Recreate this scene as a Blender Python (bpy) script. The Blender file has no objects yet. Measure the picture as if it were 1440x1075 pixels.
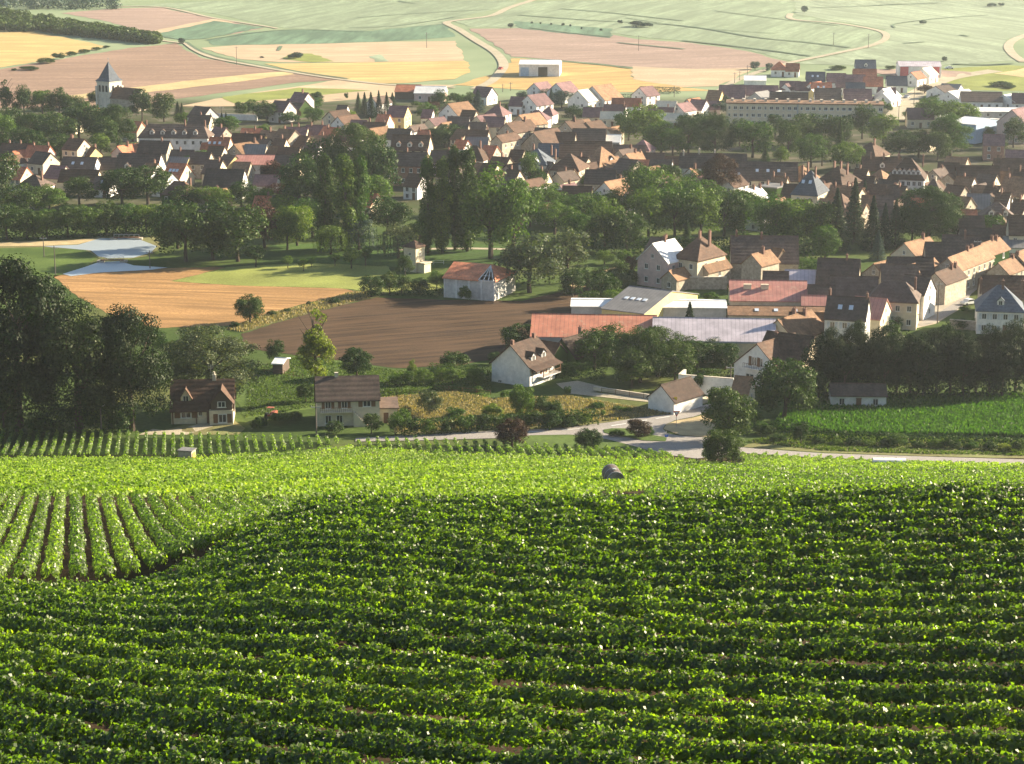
import bpy, bmesh, math, random
import numpy as np
from mathutils import Vector, Matrix
C = bpy.context.scene.collection
SC = bpy.context.scene
R = math.radians
rng = np.random.default_rng(7)
random.seed(7)

# ------------------------------------------------------------------ camera, world, sun, exposure
CAMZ = 102.0
PITCH = math.atan(732.5 / 3000)
cam = bpy.data.cameras.new('camera')
cam.sensor_width = 36; cam.lens = 75; cam.clip_end = 12000; cam.clip_start = .5
camo = bpy.data.objects.new('camera', cam); C.objects.link(camo)
camo.location = (0, 0, CAMZ); camo.rotation_euler = (R(90) - PITCH, 0, 0)
SC.camera = camo
SUN_AZ, SUN_EL = R(68), R(22)
HAZE = .00006
sunv = Vector((math.sin(SUN_AZ) * math.cos(SUN_EL), math.cos(SUN_AZ) * math.cos(SUN_EL), math.sin(SUN_EL)))
W = bpy.data.worlds.new('World'); SC.world = W; W.use_nodes = True
nt = W.node_tree; nt.nodes.clear()
sky = nt.nodes.new('ShaderNodeTexSky'); sky.sky_type = 'NISHITA'; sky.sun_disc = False
sky.sun_elevation = SUN_EL; sky.sun_rotation = SUN_AZ; sky.air_density = 1.0; sky.dust_density = .3
bg = nt.nodes.new('ShaderNodeBackground'); bg.inputs['Strength'].default_value = .05
wo = nt.nodes.new('ShaderNodeOutputWorld')
nt.links.new(sky.outputs[0], bg.inputs[0]); nt.links.new(bg.outputs[0], wo.inputs[0])
sl = bpy.data.lights.new('sun', 'SUN'); sl.energy = 5.0; sl.angle = R(.5); sl.color = (1, .87, .66)
slo = bpy.data.objects.new('sun', sl); C.objects.link(slo)
slo.rotation_euler = (-sunv).to_track_quat('-Z', 'Y').to_euler(); slo.location = (200, 100, 300)
SC.view_settings.view_transform = 'Standard'; SC.view_settings.look = 'None'
SC.view_settings.exposure = 2.0; SC.view_settings.gamma = 1
SC.view_settings.use_curve_mapping = False
SC.cycles.max_bounces = 5; SC.cycles.transmission_bounces = 4; SC.cycles.volume_bounces = 1
SC.cycles.diffuse_bounces = 2; SC.cycles.glossy_bounces = 2; SC.cycles.transparent_max_bounces = 4

# ------------------------------------------------------------------ terrain
_yy = np.arange(-200, 1000, 1.0)
def _prof(pts):
    a = np.interp(_yy, [p[0] for p in pts], [p[1] for p in pts])
    k = np.exp(-.5 * (np.arange(-18, 19) / 6.0) ** 2); k /= k.sum()
    return np.convolve(np.pad(a, 18, mode='edge'), k, mode='valid')
_tail = [(200, 41.6), (250, 28.4), (300, 14.9), (340, 4.6), (362, 1.0), (383, 0), (1000, 0)]
PC = _prof([(-200, 118), (0, 100.3), (20, 91), (35, 83.8), (48, 80.6), (60, 79.1), (75, 76.8), (90, 74.1), (100, 71.2), (115, 65.7), (150, 54.4)] + _tail)
PL = _prof([(-200, 118), (0, 100.3), (20, 91), (35, 83.8), (48, 80.6), (60, 78.7), (70, 76.5), (80, 73.6), (98, 67.8), (117, 62.4), (150, 54.2), (175, 48.2)] + _tail)
def sstep(a, b, t):
    t = np.clip((t - a) / (b - a), 0, 1); return t * t * (3 - 2 * t)
def terr(x, y):
    x = np.asarray(x, float); y = np.asarray(y, float)
    c = np.interp(y, _yy, PC); l = np.interp(y, _yy, PL)
    u = x / np.maximum(y, 30.0)
    t = sstep(-.20, -.085, u)
    z = l * (1 - t) + c * t
    z = z + .6 * sstep(.05, .24, u) * sstep(70, 92, y) * (1 - sstep(120, 185, y))
    r = np.maximum(y - 930, 0)
    far = .012 * r * sstep(0, 120, r) + .05 * np.maximum(y - 1500, 0) + .04 * np.maximum(y - 1800, 0)
    far = far - np.maximum(y - 4200, 0) * .06
    far = far + sstep(40, 250, r) * (2.2 * np.sin(x / 170 + .6) * np.sin(y / 140) + 1.6 * np.sin(x / 90 + y / 210))
    return z + far
F = 3000.0
ct, st = math.cos(PITCH), math.sin(PITCH)
def ray(px, py):
    a = (px - 720) / F; b = (537.5 - py) / F
    return Vector((a, ct + b * st, -st + b * ct))          # unit forward depth
_ts = np.concatenate([np.arange(40, 1000, .8), np.arange(1000, 4000, 4.0)])
def P(px, py, dz=0.0, tmin=0):
    """ground point seen at a pixel of the photograph"""
    d = ray(px, py)
    ts = _ts[_ts >= tmin] if tmin else _ts
    g = CAMZ + d.z * ts - terr(d.x * ts, d.y * ts) - dz
    i = int(np.argmax(g < 0)) if (g < 0).any() else len(ts) - 1
    if i == 0: t = ts[0]
    else:
        a, b = ts[i - 1], ts[i]; ga, gb = g[i - 1], g[i]
        t = a + (b - a) * (ga / (ga - gb) if ga != gb else 0)
    return Vector((d.x * t, d.y * t, CAMZ + d.z * t - dz))
def depth(p): return p.y * ct - (p.z - CAMZ) * st
def scale_at(p): return F / depth(p)                       # photograph pixels per metre
def topix(p):
    dd = depth(p); v = p.y * st + (p.z - CAMZ) * ct
    return 720 + F * p.x / dd, 537.5 - F * v / dd

# ------------------------------------------------------------------ material helpers
def newmat(name):
    m = bpy.data.materials.new(name); m.use_nodes = True
    t = m.node_tree; return m, t, t.nodes['Principled BSDF']
def nd(t, kind, **kw):
    n = t.nodes.new(kind)
    for k, v in kw.items():
        if k in n.inputs: n.inputs[k].default_value = v
        else: setattr(n, k, v)
    return n
def ramp(t, fac, cols):
    n = t.nodes.new('ShaderNodeValToRGB'); e = n.color_ramp.elements
    while len(e) < len(cols): e.new(.5)
    for i, (p, c) in enumerate(cols): e[i].position = p; e[i].color = (*c, 1)
    t.links.new(fac, n.inputs[0]); return n.outputs[0]
def mixc(t, fac, a, b, blend='MIX'):
    n = t.nodes.new('ShaderNodeMix'); n.data_type = 'RGBA'; n.blend_type = blend
    for s, v in ((0, fac), (6, a), (7, b)):
        if hasattr(v, 'is_output'): t.links.new(v, n.inputs[s])
        else: n.inputs[s].default_value = v if s == 0 else (*v, 1)
    return n.outputs[2]
def coords(t, space='Object', sc=(1, 1, 1), rot=0):
    tc = t.nodes.new('ShaderNodeTexCoord'); mp = t.nodes.new('ShaderNodeMapping')
    mp.inputs['Scale'].default_value = sc; mp.inputs['Rotation'].default_value = (0, 0, rot)
    t.links.new(tc.outputs[space], mp.inputs[0]); return mp.outputs[0]
def noise(t, vec, scale, detail=4, rough=.55):
    n = nd(t, 'ShaderNodeTexNoise', Scale=scale, Detail=detail, Roughness=rough)
    t.links.new(vec, n.inputs['Vector']); return n.outputs['Fac']
def bumpn(t, p, h, dist=.05, strength=.5):
    b = nd(t, 'ShaderNodeBump', Distance=dist, Strength=strength)
    t.links.new(h, b.inputs['Height']); t.links.new(b.outputs[0], p.inputs['Normal'])
def mul(c, k): return tuple(v * k for v in c)
MATS = {}
def field_mat(name, col, var=.3, row=0, rowdir=0, rowdark=.6, scale=.05, col2=None):
    """soil / crop sheet: broad patches, fine grain and, where ROW is set, drill lines ROW metres apart"""
    m, t, p = newmat(name)
    v = coords(t)
    n1 = noise(t, v, scale, 5); n2 = noise(t, v, scale * 30, 3, .7)
    c = ramp(t, n1, [(.3, mul(col, 1 - var)), (.7, mul(col2 or col, 1 + var))])
    c = mixc(t, .5, c, ramp(t, n2, [(.35, (.55,) * 3), (.65, (1.35,) * 3)]), 'MULTIPLY')
    if row:
        tc = t.nodes.new('ShaderNodeTexCoord'); r1 = nd(t, 'ShaderNodeVectorRotate', rotation_type='Z_AXIS', Angle=-rowdir); t.links.new(tc.outputs['Object'], r1.inputs['Vector'])
        mp = t.nodes.new('ShaderNodeMapping'); mp.inputs['Scale'].default_value = (.022 / row * 3, .8 / row, 1); t.links.new(r1.outputs[0], mp.inputs[0])
        n3 = noise(t, mp.outputs[0], 1.0, 5, .62)
        c = mixc(t, ramp(t, n3, [(.36, (1, 1, 1)), (.62, (0, 0, 0))]), c, mul(col, rowdark))
    t.links.new(c, p.inputs['Base Color']); p.inputs['Roughness'].default_value = .95
    p.inputs['Specular IOR Level'].default_value = .1
    bumpn(t, p, n2, .12, .6)
    return m
def plain(name, col, rough=.8, spec=.3, var=.18, scale=1.2, metal=0):
    m, t, p = newmat(name)
    v = coords(t); n1 = noise(t, v, scale, 6, .65); n2 = noise(t, v, scale * .23, 2)
    c = ramp(t, n1, [(.3, mul(col, 1 - var)), (.7, mul(col, 1 + var * .6))])
    c = mixc(t, .35, c, ramp(t, n2, [(.35, (.7,) * 3), (.65, (1.15,) * 3)]), 'MULTIPLY')
    t.links.new(c, p.inputs['Base Color']); p.inputs['Roughness'].default_value = rough
    p.inputs['Specular IOR Level'].default_value = spec; p.inputs['Metallic'].default_value = metal
    return m
def tile_mat(name, col, var=.35, pitch=.34, weather=.3):
    """roof covering: courses along the slope, patchy tiles, lichen"""
    m, t, p = newmat(name)
    v = coords(t); oi = t.nodes.new('ShaderNodeObjectInfo')
    br = nd(t, 'ShaderNodeTexVoronoi', Scale=1 / pitch * .9); t.links.new(v, br.inputs['Vector'])
    n1 = noise(t, v, .5, 6, .6)
    c = ramp(t, n1, [(.28, mul(col, 1 - var)), (.72, mul(col, 1 + var))])
    bw = t.nodes.new('ShaderNodeRGBToBW'); t.links.new(br.outputs['Color'], bw.inputs[0])
    c = mixc(t, .35, c, ramp(t, bw.outputs[0], [(.1, (.45,) * 3), (.9, (1.45,) * 3)]), 'MULTIPLY')
    c = mixc(t, ramp(t, noise(t, v, 1.6, 5), [(.55, (0, 0, 0)), (.75, (weather,) * 3)]), c, (.16, .15, .11))
    k = t.nodes.new('ShaderNodeHueSaturation'); k.inputs['Saturation'].default_value = .95
    mr = nd(t, 'ShaderNodeMapRange'); t.links.new(oi.outputs['Random'], mr.inputs[0])
    mr.inputs[3].default_value = .72; mr.inputs[4].default_value = 1.28
    t.links.new(mr.outputs[0], k.inputs['Value']); t.links.new(c, k.inputs['Color'])
    t.links.new(k.outputs[0], p.inputs['Base Color'])
    p.inputs['Roughness'].default_value = .85; p.inputs['Specular IOR Level'].default_value = .25
    w = nd(t, 'ShaderNodeTexWave', Scale=.31 / pitch * .5, Distortion=.6); w.bands_direction = 'Z'
    t.links.new(v, w.inputs['Vector'])
    bumpn(t, p, w.outputs['Fac'], .06, .6)
    return m
def leaf_mat(name, col, trans=.45, var=.35, hue=.02, gloss=.025, tint=(1.1, 1.2, .4)):
    m = bpy.data.materials.new(name); m.use_nodes = True; t = m.node_tree; t.nodes.clear()
    out = t.nodes.new('ShaderNodeOutputMaterial')
    geo = t.nodes.new('ShaderNodeNewGeometry'); oi = t.nodes.new('ShaderNodeObjectInfo')
    c = ramp(t, geo.outputs['Random Per Island'], [(0, mul(col, 1 - var)), (.75, mul(col, 1 + var * .6)), (1, (col[0] * 2.0, col[1] * 1.6, col[2] * 1.1))])
    h = t.nodes.new('ShaderNodeHueSaturation')
    m1 = nd(t, 'ShaderNodeMapRange'); t.links.new(oi.outputs['Random'], m1.inputs[0])
    m1.inputs[3].default_value = .5 - hue; m1.inputs[4].default_value = .5 + hue
    m2 = nd(t, 'ShaderNodeMapRange'); t.links.new(oi.outputs['Random'], m2.inputs[0])
    m2.inputs[3].default_value = 1.22; m2.inputs[4].default_value = .75
    t.links.new(m1.outputs[0], h.inputs['Hue']); t.links.new(m2.outputs[0], h.inputs['Value']); t.links.new(c, h.inputs['Color'])
    d = nd(t, 'ShaderNodeBsdfDiffuse', Roughness=.3); tr = t.nodes.new('ShaderNodeBsdfTranslucent')
    tc = mixc(t, 1.0, h.outputs[0], tint, 'MULTIPLY')
    gl = nd(t, 'ShaderNodeBsdfGlossy', Roughness=.5); gl.inputs['Color'].default_value = (.6, .6, .5, 1)
    t.links.new(h.outputs[0], d.inputs['Color']); t.links.new(tc, tr.inputs['Color'])
    a = nd(t, 'ShaderNodeMixShader', Fac=trans); t.links.new(d.outputs[0], a.inputs[1]); t.links.new(tr.outputs[0], a.inputs[2])
    b = nd(t, 'ShaderNodeMixShader', Fac=gloss); t.links.new(a.outputs[0], b.inputs[1]); t.links.new(gl.outputs[0], b.inputs[2])
    t.links.new(b.outputs[0], out.inputs['Surface'])
    return m

# ------------------------------------------------------------------ mesh helpers
class MB:
    """collects polygons, becomes ONE mesh object"""
    def __init__(s): s.v = []; s.f = []; s.mi = []
    def poly(s, pts, mi=0):
        b = len(s.v); s.v += [tuple(p) for p in pts]; s.f.append(tuple(range(b, b + len(pts)))); s.mi.append(mi)
    def add(s, vs, fs, mi=0):
        b = len(s.v); s.v += [tuple(p) for p in vs]
        for f in fs: s.f.append(tuple(i + b for i in f)); s.mi.append(mi)
    def box(s, x0, x1, y0, y1, z0, z1, mi=0):
        s.add([(x0, y0, z0), (x1, y0, z0), (x1, y1, z0), (x0, y1, z0), (x0, y0, z1), (x1, y0, z1), (x1, y1, z1), (x0, y1, z1)],
              [(0, 3, 2, 1), (4, 5, 6, 7), (0, 1, 5, 4), (1, 2, 6, 5), (2, 3, 7, 6), (3, 0, 4, 7)], mi)
    def tube(s, p, q, r0, r1, n=8, mi=0, caps=True):
        p = Vector(p); q = Vector(q); d = (q - p).normalized()
        a = d.orthogonal().normalized(); b = d.cross(a)
        vs = []
        for c, r in ((p, r0), (q, r1)):
            for i in range(n):
                t = 2 * math.pi * i / n; vs.append(c + a * math.cos(t) * r + b * math.sin(t) * r)
        fs = [(i, (i + 1) % n, n + (i + 1) % n, n + i) for i in range(n)]
        if caps: fs += [tuple(range(n - 1, -1, -1)), tuple(range(n, 2 * n))]
        s.add(vs, fs, mi)
    def mesh(s, name):
        me = bpy.data.meshes.new(name); me.from_pydata(s.v, [], s.f)
        me.polygons.foreach_set('material_index', s.mi); me.update(); return me
    def build(s, name, mats, parent=None, loc=None):
        me = s.mesh(name)
        for m in (mats if isinstance(mats, (list, tuple)) else [mats]): me.materials.append(m)
        return link(name, me, parent, loc)
def link(name, me, parent=None, loc=None):
    o = bpy.data.objects.new(name, me); C.objects.link(o)
    if parent: o.parent = parent
    if loc is not None: o.location = loc
    return o
def empty(name, loc, rz=0):
    o = bpy.data.objects.new(name, None); C.objects.link(o); o.location = loc; o.rotation_euler = (0, 0, rz)
    o.empty_display_size = 1; return o
def tag(o, label=None, cat=None, group=None, kind=None):
    if label: o['label'] = label
    if cat: o['category'] = cat
    if group: o['group'] = group
    if kind: o['kind'] = kind
    return o
def quads(name, cen, nrm, size, aspect=1.0, droop=None):
    """leaf cards: one kite per centre, lying across its normal"""
    n = len(cen); nrm = nrm / np.maximum(np.linalg.norm(nrm, axis=1, keepdims=True), 1e-6)
    rv = rng.normal(size=(n, 3))
    if droop is not None: rv = rv * (1 - droop) + np.array([0, 0, 1.0]) * droop
    a = np.cross(nrm, rv); a /= np.maximum(np.linalg.norm(a, axis=1, keepdims=True), 1e-6)
    b = np.cross(nrm, a)
    s = (size if np.ndim(size) else np.full(n, size))[:, None]
    a = a * s * .5; b = b * s * .5 * aspect
    up = nrm * s * .12
    v = np.stack([cen - b * 1.0, cen + a * .85 - b * .15 + up, cen + b * 1.05, cen - a * .85 - b * .15 + up], 1).reshape(-1, 3)
    me = bpy.data.meshes.new(name)
    me.vertices.add(4 * n); me.vertices.foreach_set('co', v.astype(np.float32).ravel())
    me.loops.add(4 * n); me.loops.foreach_set('vertex_index', np.arange(4 * n, dtype=np.int32))
    me.polygons.add(n); me.polygons.foreach_set('loop_start', np.arange(0, 4 * n, 4, dtype=np.int32))
    me.update(calc_edges=True)
    return me
def sheet(name, pix, mat, off=.05, cuts=0, kind='structure', label=None, cat=None, smooth=0, world=False):
    """a field or road: the outline seen in the photograph laid on the terrain as one draped sheet"""
    pts = [Vector(p) for p in pix] if world else [P(x, y) for x, y in pix]
    if smooth:                                            # ragged margin
        out = []
        for a, b in zip(pts, pts[1:] + pts[:1]):
            n = max(1, min(24, int((b - a).length / (smooth * 3)))); d = (b - a); nn = Vector((-d.y, d.x, 0)).normalized()
            for i in range(n): out.append(a + d * (i / n) + nn * random.uniform(-.5, .5) * smooth)
        pts = out
    bm = bmesh.new()
    f = bm.faces.new([bm.verts.new((p.x, p.y, 0)) for p in pts])
    bm.normal_update()
    if f.normal.z < 0: f.normal_flip()
    bmesh.ops.triangulate(bm, faces=bm.faces[:])
    if cuts:
        for ax in (0, 1):
            lo = min(v.co[ax] for v in bm.verts); hi = max(v.co[ax] for v in bm.verts)
            k = math.ceil(lo / cuts)
            while k * cuts < hi:
                no = Vector((0, 0, 0)); no[ax] = 1; co = Vector((0, 0, 0)); co[ax] = k * cuts
                bmesh.ops.bisect_plane(bm, geom=bm.verts[:] + bm.edges[:] + bm.faces[:], plane_co=co, plane_no=no, dist=1e-4)
                k += 1
    xs = np.array([v.co.x for v in bm.verts]); ys = np.array([v.co.y for v in bm.verts]); zs = terr(xs, ys) + off
    for v, z in zip(bm.verts, zs): v.co.z = z
    me = bpy.data.meshes.new(name); bm.to_mesh(me); bm.free(); me.materials.append(mat)
    o = link(name, me); tag(o, label, cat, kind=kind); return o
def strip_world(line, w):
    """outline of a ribbon W metres wide along a list of ground points"""
    L = []; Rr = []
    for i, p in enumerate(line):
        a = line[max(i - 1, 0)]; b = line[min(i + 1, len(line) - 1)]
        d = (b - a); d.z = 0; d.normalize(); n = Vector((-d.y, d.x, 0))
        ww = w[i] if isinstance(w, (list, tuple)) else w
        L.append(p + n * ww / 2); Rr.append(p - n * ww / 2)
    return L + Rr[::-1]
def smooth_line(pix, sub=5):
    p = [P(*q) for q in pix]; out = []
    for i in range(len(p) - 1):
        a, b, c, d = p[max(i - 1, 0)], p[i], p[i + 1], p[min(i + 2, len(p) - 1)]
        for k in range(sub):
            t = k / sub
            out.append(.5 * ((2 * b) + (c - a) * t + (2 * a - 5 * b + 4 * c - d) * t * t + (3 * b - a - 3 * c + d) * t ** 3))
    out.append(p[-1]); return out

# ------------------------------------------------------------------ ground, fields, roads, water
def ground_mat():
    m, t, p = newmat('ground')
    g = t.nodes.new('ShaderNodeNewGeometry'); sp = t.nodes.new('ShaderNodeSeparateXYZ'); t.links.new(g.outputs['Position'], sp.inputs[0])
    v = coords(t)
    n1 = noise(t, v, .02, 5); n2 = noise(t, v, .9, 5, .7); n3 = noise(t, v, .11, 4)
    grass = ramp(t, n1, [(.3, (.035, .06, .014)), (.5, (.06, .09, .022)), (.72, (.13, .125, .045))])
    grass = mixc(t, .6, grass, ramp(t, n2, [(.3, (.5,) * 3), (.7, (1.4,) * 3)]), 'MULTIPLY')
    soil = ramp(t, n3, [(.3, (.028, .018, .010)), (.7, (.06, .038, .022))])
    soil = mixc(t, .6, soil, ramp(t, n2, [(.3, (.5,) * 3), (.7, (1.4,) * 3)]), 'MULTIPLY')
    town = ramp(t, n3, [(.35, (.045, .06, .02)), (.5, (.06, .06, .032)), (.65, (.12, .105, .075))])
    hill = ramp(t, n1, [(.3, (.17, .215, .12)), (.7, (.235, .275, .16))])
    def band(a, b):
        r = nd(t, 'ShaderNodeMapRange'); t.links.new(sp.outputs['Y'], r.inputs[0]); r.inputs[1].default_value = a; r.inputs[2].default_value = b
        return r.outputs[0]
    c = mixc(t, band(352, 358), soil, grass)
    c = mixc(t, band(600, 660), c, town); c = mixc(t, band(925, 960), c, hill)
    t.links.new(c, p.inputs['Base Color']); p.inputs['Roughness'].default_value = 1; p.inputs['Specular IOR Level'].default_value = .05
    bumpn(t, p, n2, .15, .7)
    return m
xs = np.unique(np.concatenate([np.arange(-4000, 4001, 200), np.arange(-700, 701, 20), np.arange(-130, 131, 2.5)]))
ys = np.unique(np.concatenate([np.arange(-150, 40, 10), np.arange(40, 400, 2.0), np.arange(400, 2000, 20), np.arange(2000, 6001, 200)]))
gx, gy = np.meshgrid(xs, ys); gz = terr(gx, gy)
nx, ny = len(xs), len(ys)
ii = (np.arange(ny - 1)[:, None] * nx + np.arange(nx - 1)[None, :]).ravel()
me = bpy.data.meshes.new('ground')
me.from_pydata(np.stack([gx, gy, gz], -1).reshape(-1, 3).tolist(), [], np.stack([ii, ii + 1, ii + nx + 1, ii + nx], 1).tolist())
me.polygons.foreach_set('use_smooth', [True] * len(me.polygons)); me.materials.append(ground_mat())
tag(link('ground', me), kind='structure')

M_wheat = field_mat('ripe_wheat', (.46, .31, .12), .18, 3.2, .35, .7)
M_wheat2 = field_mat('cut_wheat', (.37, .21, .085), .25, 2.2, -.15, .55, .04)
M_gold = field_mat('gold_wheat', (.48, .345, .14), .15, 4, .1, .7)  # paled for the far hill: distance haze mixed into the wheat colour
M_stub = field_mat('stubble', (.44, .33, .21), .18, 5, .12, .82)  # stubble lightened too, its haze painted into the base colour
M_brown = field_mat('ploughed_brown', (.28, .185, .13), .2, 4.5, .14, .7, .02)  # far ploughed soil, lightened by haze put into its colour
M_brown2 = field_mat('ploughed_pink', (.32, .225, .175), .15, 5, .12, .75, .02)
M_dark = field_mat('ploughed_dark', (.036, .021, .011), .3, 1.5, .35, 2.6, .05, (.048, .030, .018))
M_strip = field_mat('pale_strip', (.45, .34, .17), .15)
M_meadow = field_mat('meadow', (.20, .22, .055), .25, 0, 0, 1, .06)
M_lawn = field_mat('lawn', (.055, .10, .018), .35, 0, 0, 1, .05, (.08, .115, .025))
M_park = field_mat('park_grass', (.05, .09, .018), .3, 0, 0, 1, .03)
M_dry = field_mat('dry_grass', (.23, .185, .085), .4, 0, 0, 1, .09, (.13, .14, .05))
M_maize = field_mat('maize_floor', (.03, .07, .012), .3)
M_vinefar = field_mat('far_vines', (.235, .285, .175), .18, 6, 1.25, .66, .012)  # pale base holds painted haze besides the vine green
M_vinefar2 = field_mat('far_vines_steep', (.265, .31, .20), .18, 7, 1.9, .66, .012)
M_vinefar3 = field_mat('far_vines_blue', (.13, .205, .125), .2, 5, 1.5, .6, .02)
M_asph = field_mat('asphalt', (.27, .245, .22), .1, 0, 0, 1, .15)
M_white = plain('road_paint', (.75, .74, .7), .7)
M_track = field_mat('gravel_track', (.36, .31, .22), .12, 0, 0, 1, .15)
M_verge = field_mat('verge', (.40, .31, .17), .2, 0, 0, 1, .3)
M_yard = field_mat('yard', (.36, .31, .24), .15, 0, 0, 1, .2)
S = sheet
# far hills
S('field', [(-40, 36), (0, 36), (45, 44), (100, 55), (150, 66), (115, 74), (60, 86), (0, 96), (-40, 100)], M_gold, .12, 20, smooth=2.5)
S('field', [(-40, 104), (0, 98), (95, 82), (180, 68), (250, 61), (262, 72), (285, 82), (340, 92), (420, 104), (485, 112), (400, 118), (250, 140), (200, 150), (60, 152), (-40, 152)], M_brown, .10, 20, smooth=2.5)
S('field', [(96, 135), (200, 122), (330, 107), (405, 101), (412, 105), (330, 117), (200, 131), (98, 141)], M_strip, .18, 20, smooth=2.5)
S('field', [(85, 19), (170, 12), (225, 11), (290, 25), (372, 40), (318, 50), (230, 53), (205, 46), (150, 30)], M_brown2, .12, 20, smooth=2.5)
S('field', [(205, 46), (230, 41), (300, 27), (330, 31), (300, 40), (240, 48)], M_stub, .18, 20, smooth=2.5)
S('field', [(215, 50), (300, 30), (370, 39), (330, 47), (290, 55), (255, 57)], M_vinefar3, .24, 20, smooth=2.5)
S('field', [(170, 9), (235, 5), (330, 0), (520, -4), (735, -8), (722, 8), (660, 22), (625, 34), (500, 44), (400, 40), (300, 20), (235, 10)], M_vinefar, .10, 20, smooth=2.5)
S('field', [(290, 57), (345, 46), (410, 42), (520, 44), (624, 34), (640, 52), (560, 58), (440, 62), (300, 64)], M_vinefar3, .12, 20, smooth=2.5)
S('field', [(284, 68), (330, 64), (450, 62), (560, 59), (640, 58), (650, 74), (654, 86), (520, 88), (390, 88), (340, 84)], M_stub, .12, 20, smooth=2.5)
S('field', [(372, 90), (520, 88), (655, 86), (662, 100), (640, 112), (560, 118), (505, 117), (430, 103)], M_gold, .14, 20, smooth=2.5)
S('field', [(395, 84), (410, 76), (440, 76), (470, 87), (440, 88)], M_meadow, .2, 20, smooth=2.5)
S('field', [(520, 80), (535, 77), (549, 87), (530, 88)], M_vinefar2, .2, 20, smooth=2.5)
S('field', [(660, 41), (740, 40), (830, 44), (900, 56), (960, 60), (1025, 68), (1080, 80), (1120, 92), (1060, 96), (980, 98), (890, 95), (800, 86), (720, 80), (690, 60)], M_brown2, .12, 20, smooth=2.5)
S('field', [(888, 94), (980, 98), (1062, 96), (1010, 122), (960, 123), (890, 112)], M_stub, .14, 20, smooth=2.5)
S('field', [(722, 82), (800, 88), (890, 98), (888, 108), (960, 124), (1005, 128), (900, 130), (800, 132), (640, 120), (668, 112), (704, 102)], M_wheat, .10, 20, smooth=2.5)
S('field', [(480, 112), (560, 120), (640, 120), (600, 134), (480, 142), (360, 150), (250, 150), (330, 135), (420, 122)], M_stub, .13, 20, smooth=2.5)
S('field', [(310, 137), (420, 124), (520, 128), (440, 136), (330, 146)], M_meadow, .2, 20, smooth=2.5)
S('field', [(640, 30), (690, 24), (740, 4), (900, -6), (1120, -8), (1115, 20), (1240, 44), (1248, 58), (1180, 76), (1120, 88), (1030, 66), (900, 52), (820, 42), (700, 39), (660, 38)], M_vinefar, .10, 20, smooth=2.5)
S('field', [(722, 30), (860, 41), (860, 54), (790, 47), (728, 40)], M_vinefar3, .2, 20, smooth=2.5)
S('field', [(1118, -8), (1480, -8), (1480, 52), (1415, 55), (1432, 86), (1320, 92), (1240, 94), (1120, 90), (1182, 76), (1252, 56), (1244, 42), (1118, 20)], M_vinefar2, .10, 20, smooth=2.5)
S('field', [(1280, 100), (1420, 92), (1480, 96), (1480, 130), (1360, 127), (1330, 118), (1300, 110)], M_meadow, .13, 20, smooth=2.5)
S('field', [(1396, 104), (1440, 97), (1480, 97), (1480, 108), (1440, 110)], M_strip, .2, 20, smooth=2.5)
S('field', [(1200, 98), (1310, 98), (1390, 104), (1330, 110), (1280, 112)], M_brown2, .2, 20, smooth=2.5)
# tracks on the hills
for pl, w in (([(262, 62), (276, 72), (300, 82), (350, 92), (420, 104), (490, 114), (560, 121), (640, 124)], 3.5),
              ([(668, 126), (690, 116), (704, 102), (708, 90), (696, 74), (670, 58), (645, 42), (628, 33), (645, 29), (690, 23), (715, 12), (740, 4), (752, 0)], 5),
              ([(1010, 130), (1040, 112), (1100, 92), (1165, 78), (1225, 65), (1246, 54), (1236, 44), (1180, 34), (1115, 28), (1112, 20)], 4),
              ([(1440, 88), (1425, 78), (1418, 66), (1428, 56), (1450, 48)], 5),
              ([(205, 52), (230, 58), (262, 62)], 3), ([(160, 10), (230, 11), (300, 26), (375, 38), (390, 41)], 3)):
    S('track', strip_world(smooth_line(pl), w), M_track, .34, 20, world=True)
M_bank = field_mat('hedge_bank', (.10, .14, .085), .3)
for pl, w in (([(788, 13), (860, 19), (960, 30)], 2.5), ([(730, 22), (840, 30), (960, 37), (1060, 53), (1130, 60), (1195, 68)], 2.5), ([(960, 58), (1050, 68), (1140, 80)], 2.5), ([(745, 40), (800, 47), (860, 53)], 2), ([(790, 87), (840, 91), (888, 97)], 2.5),
              ([(868, 61), (920, 66), (962, 70)], 2.5), ([(1005, 16), (1100, 28), (1180, 37)], 2), ([(880, 26), (980, 40), (1090, 48)], 1.5), ([(490, 40), (560, 37), (640, 25)], 1.5), ([(500, 26), (580, 20), (690, 14)], 1.5), ([(290, 57), (400, 43), (520, 46)], 1.5), ([(560, 2), (585, 6)], 2),
              ([(1140, 12), (1240, 8), (1320, 5)], 2), ([(1258, 40), (1262, 34), (1330, 26), (1390, 22)], 1.5), ([(1350, 50), (1362, 52)], 3), ([(1270, 62), (1300, 60)], 2), ([(395, 66), (392, 72)], 2), ([(262, 60), (290, 76), (350, 90), (420, 102), (490, 112)], 2), ([(1340, 91), (1390, 92), (1425, 90)], 3)):
    S('bank', strip_world(smooth_line(pl), w), M_bank, .42, 20, world=True)
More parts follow.
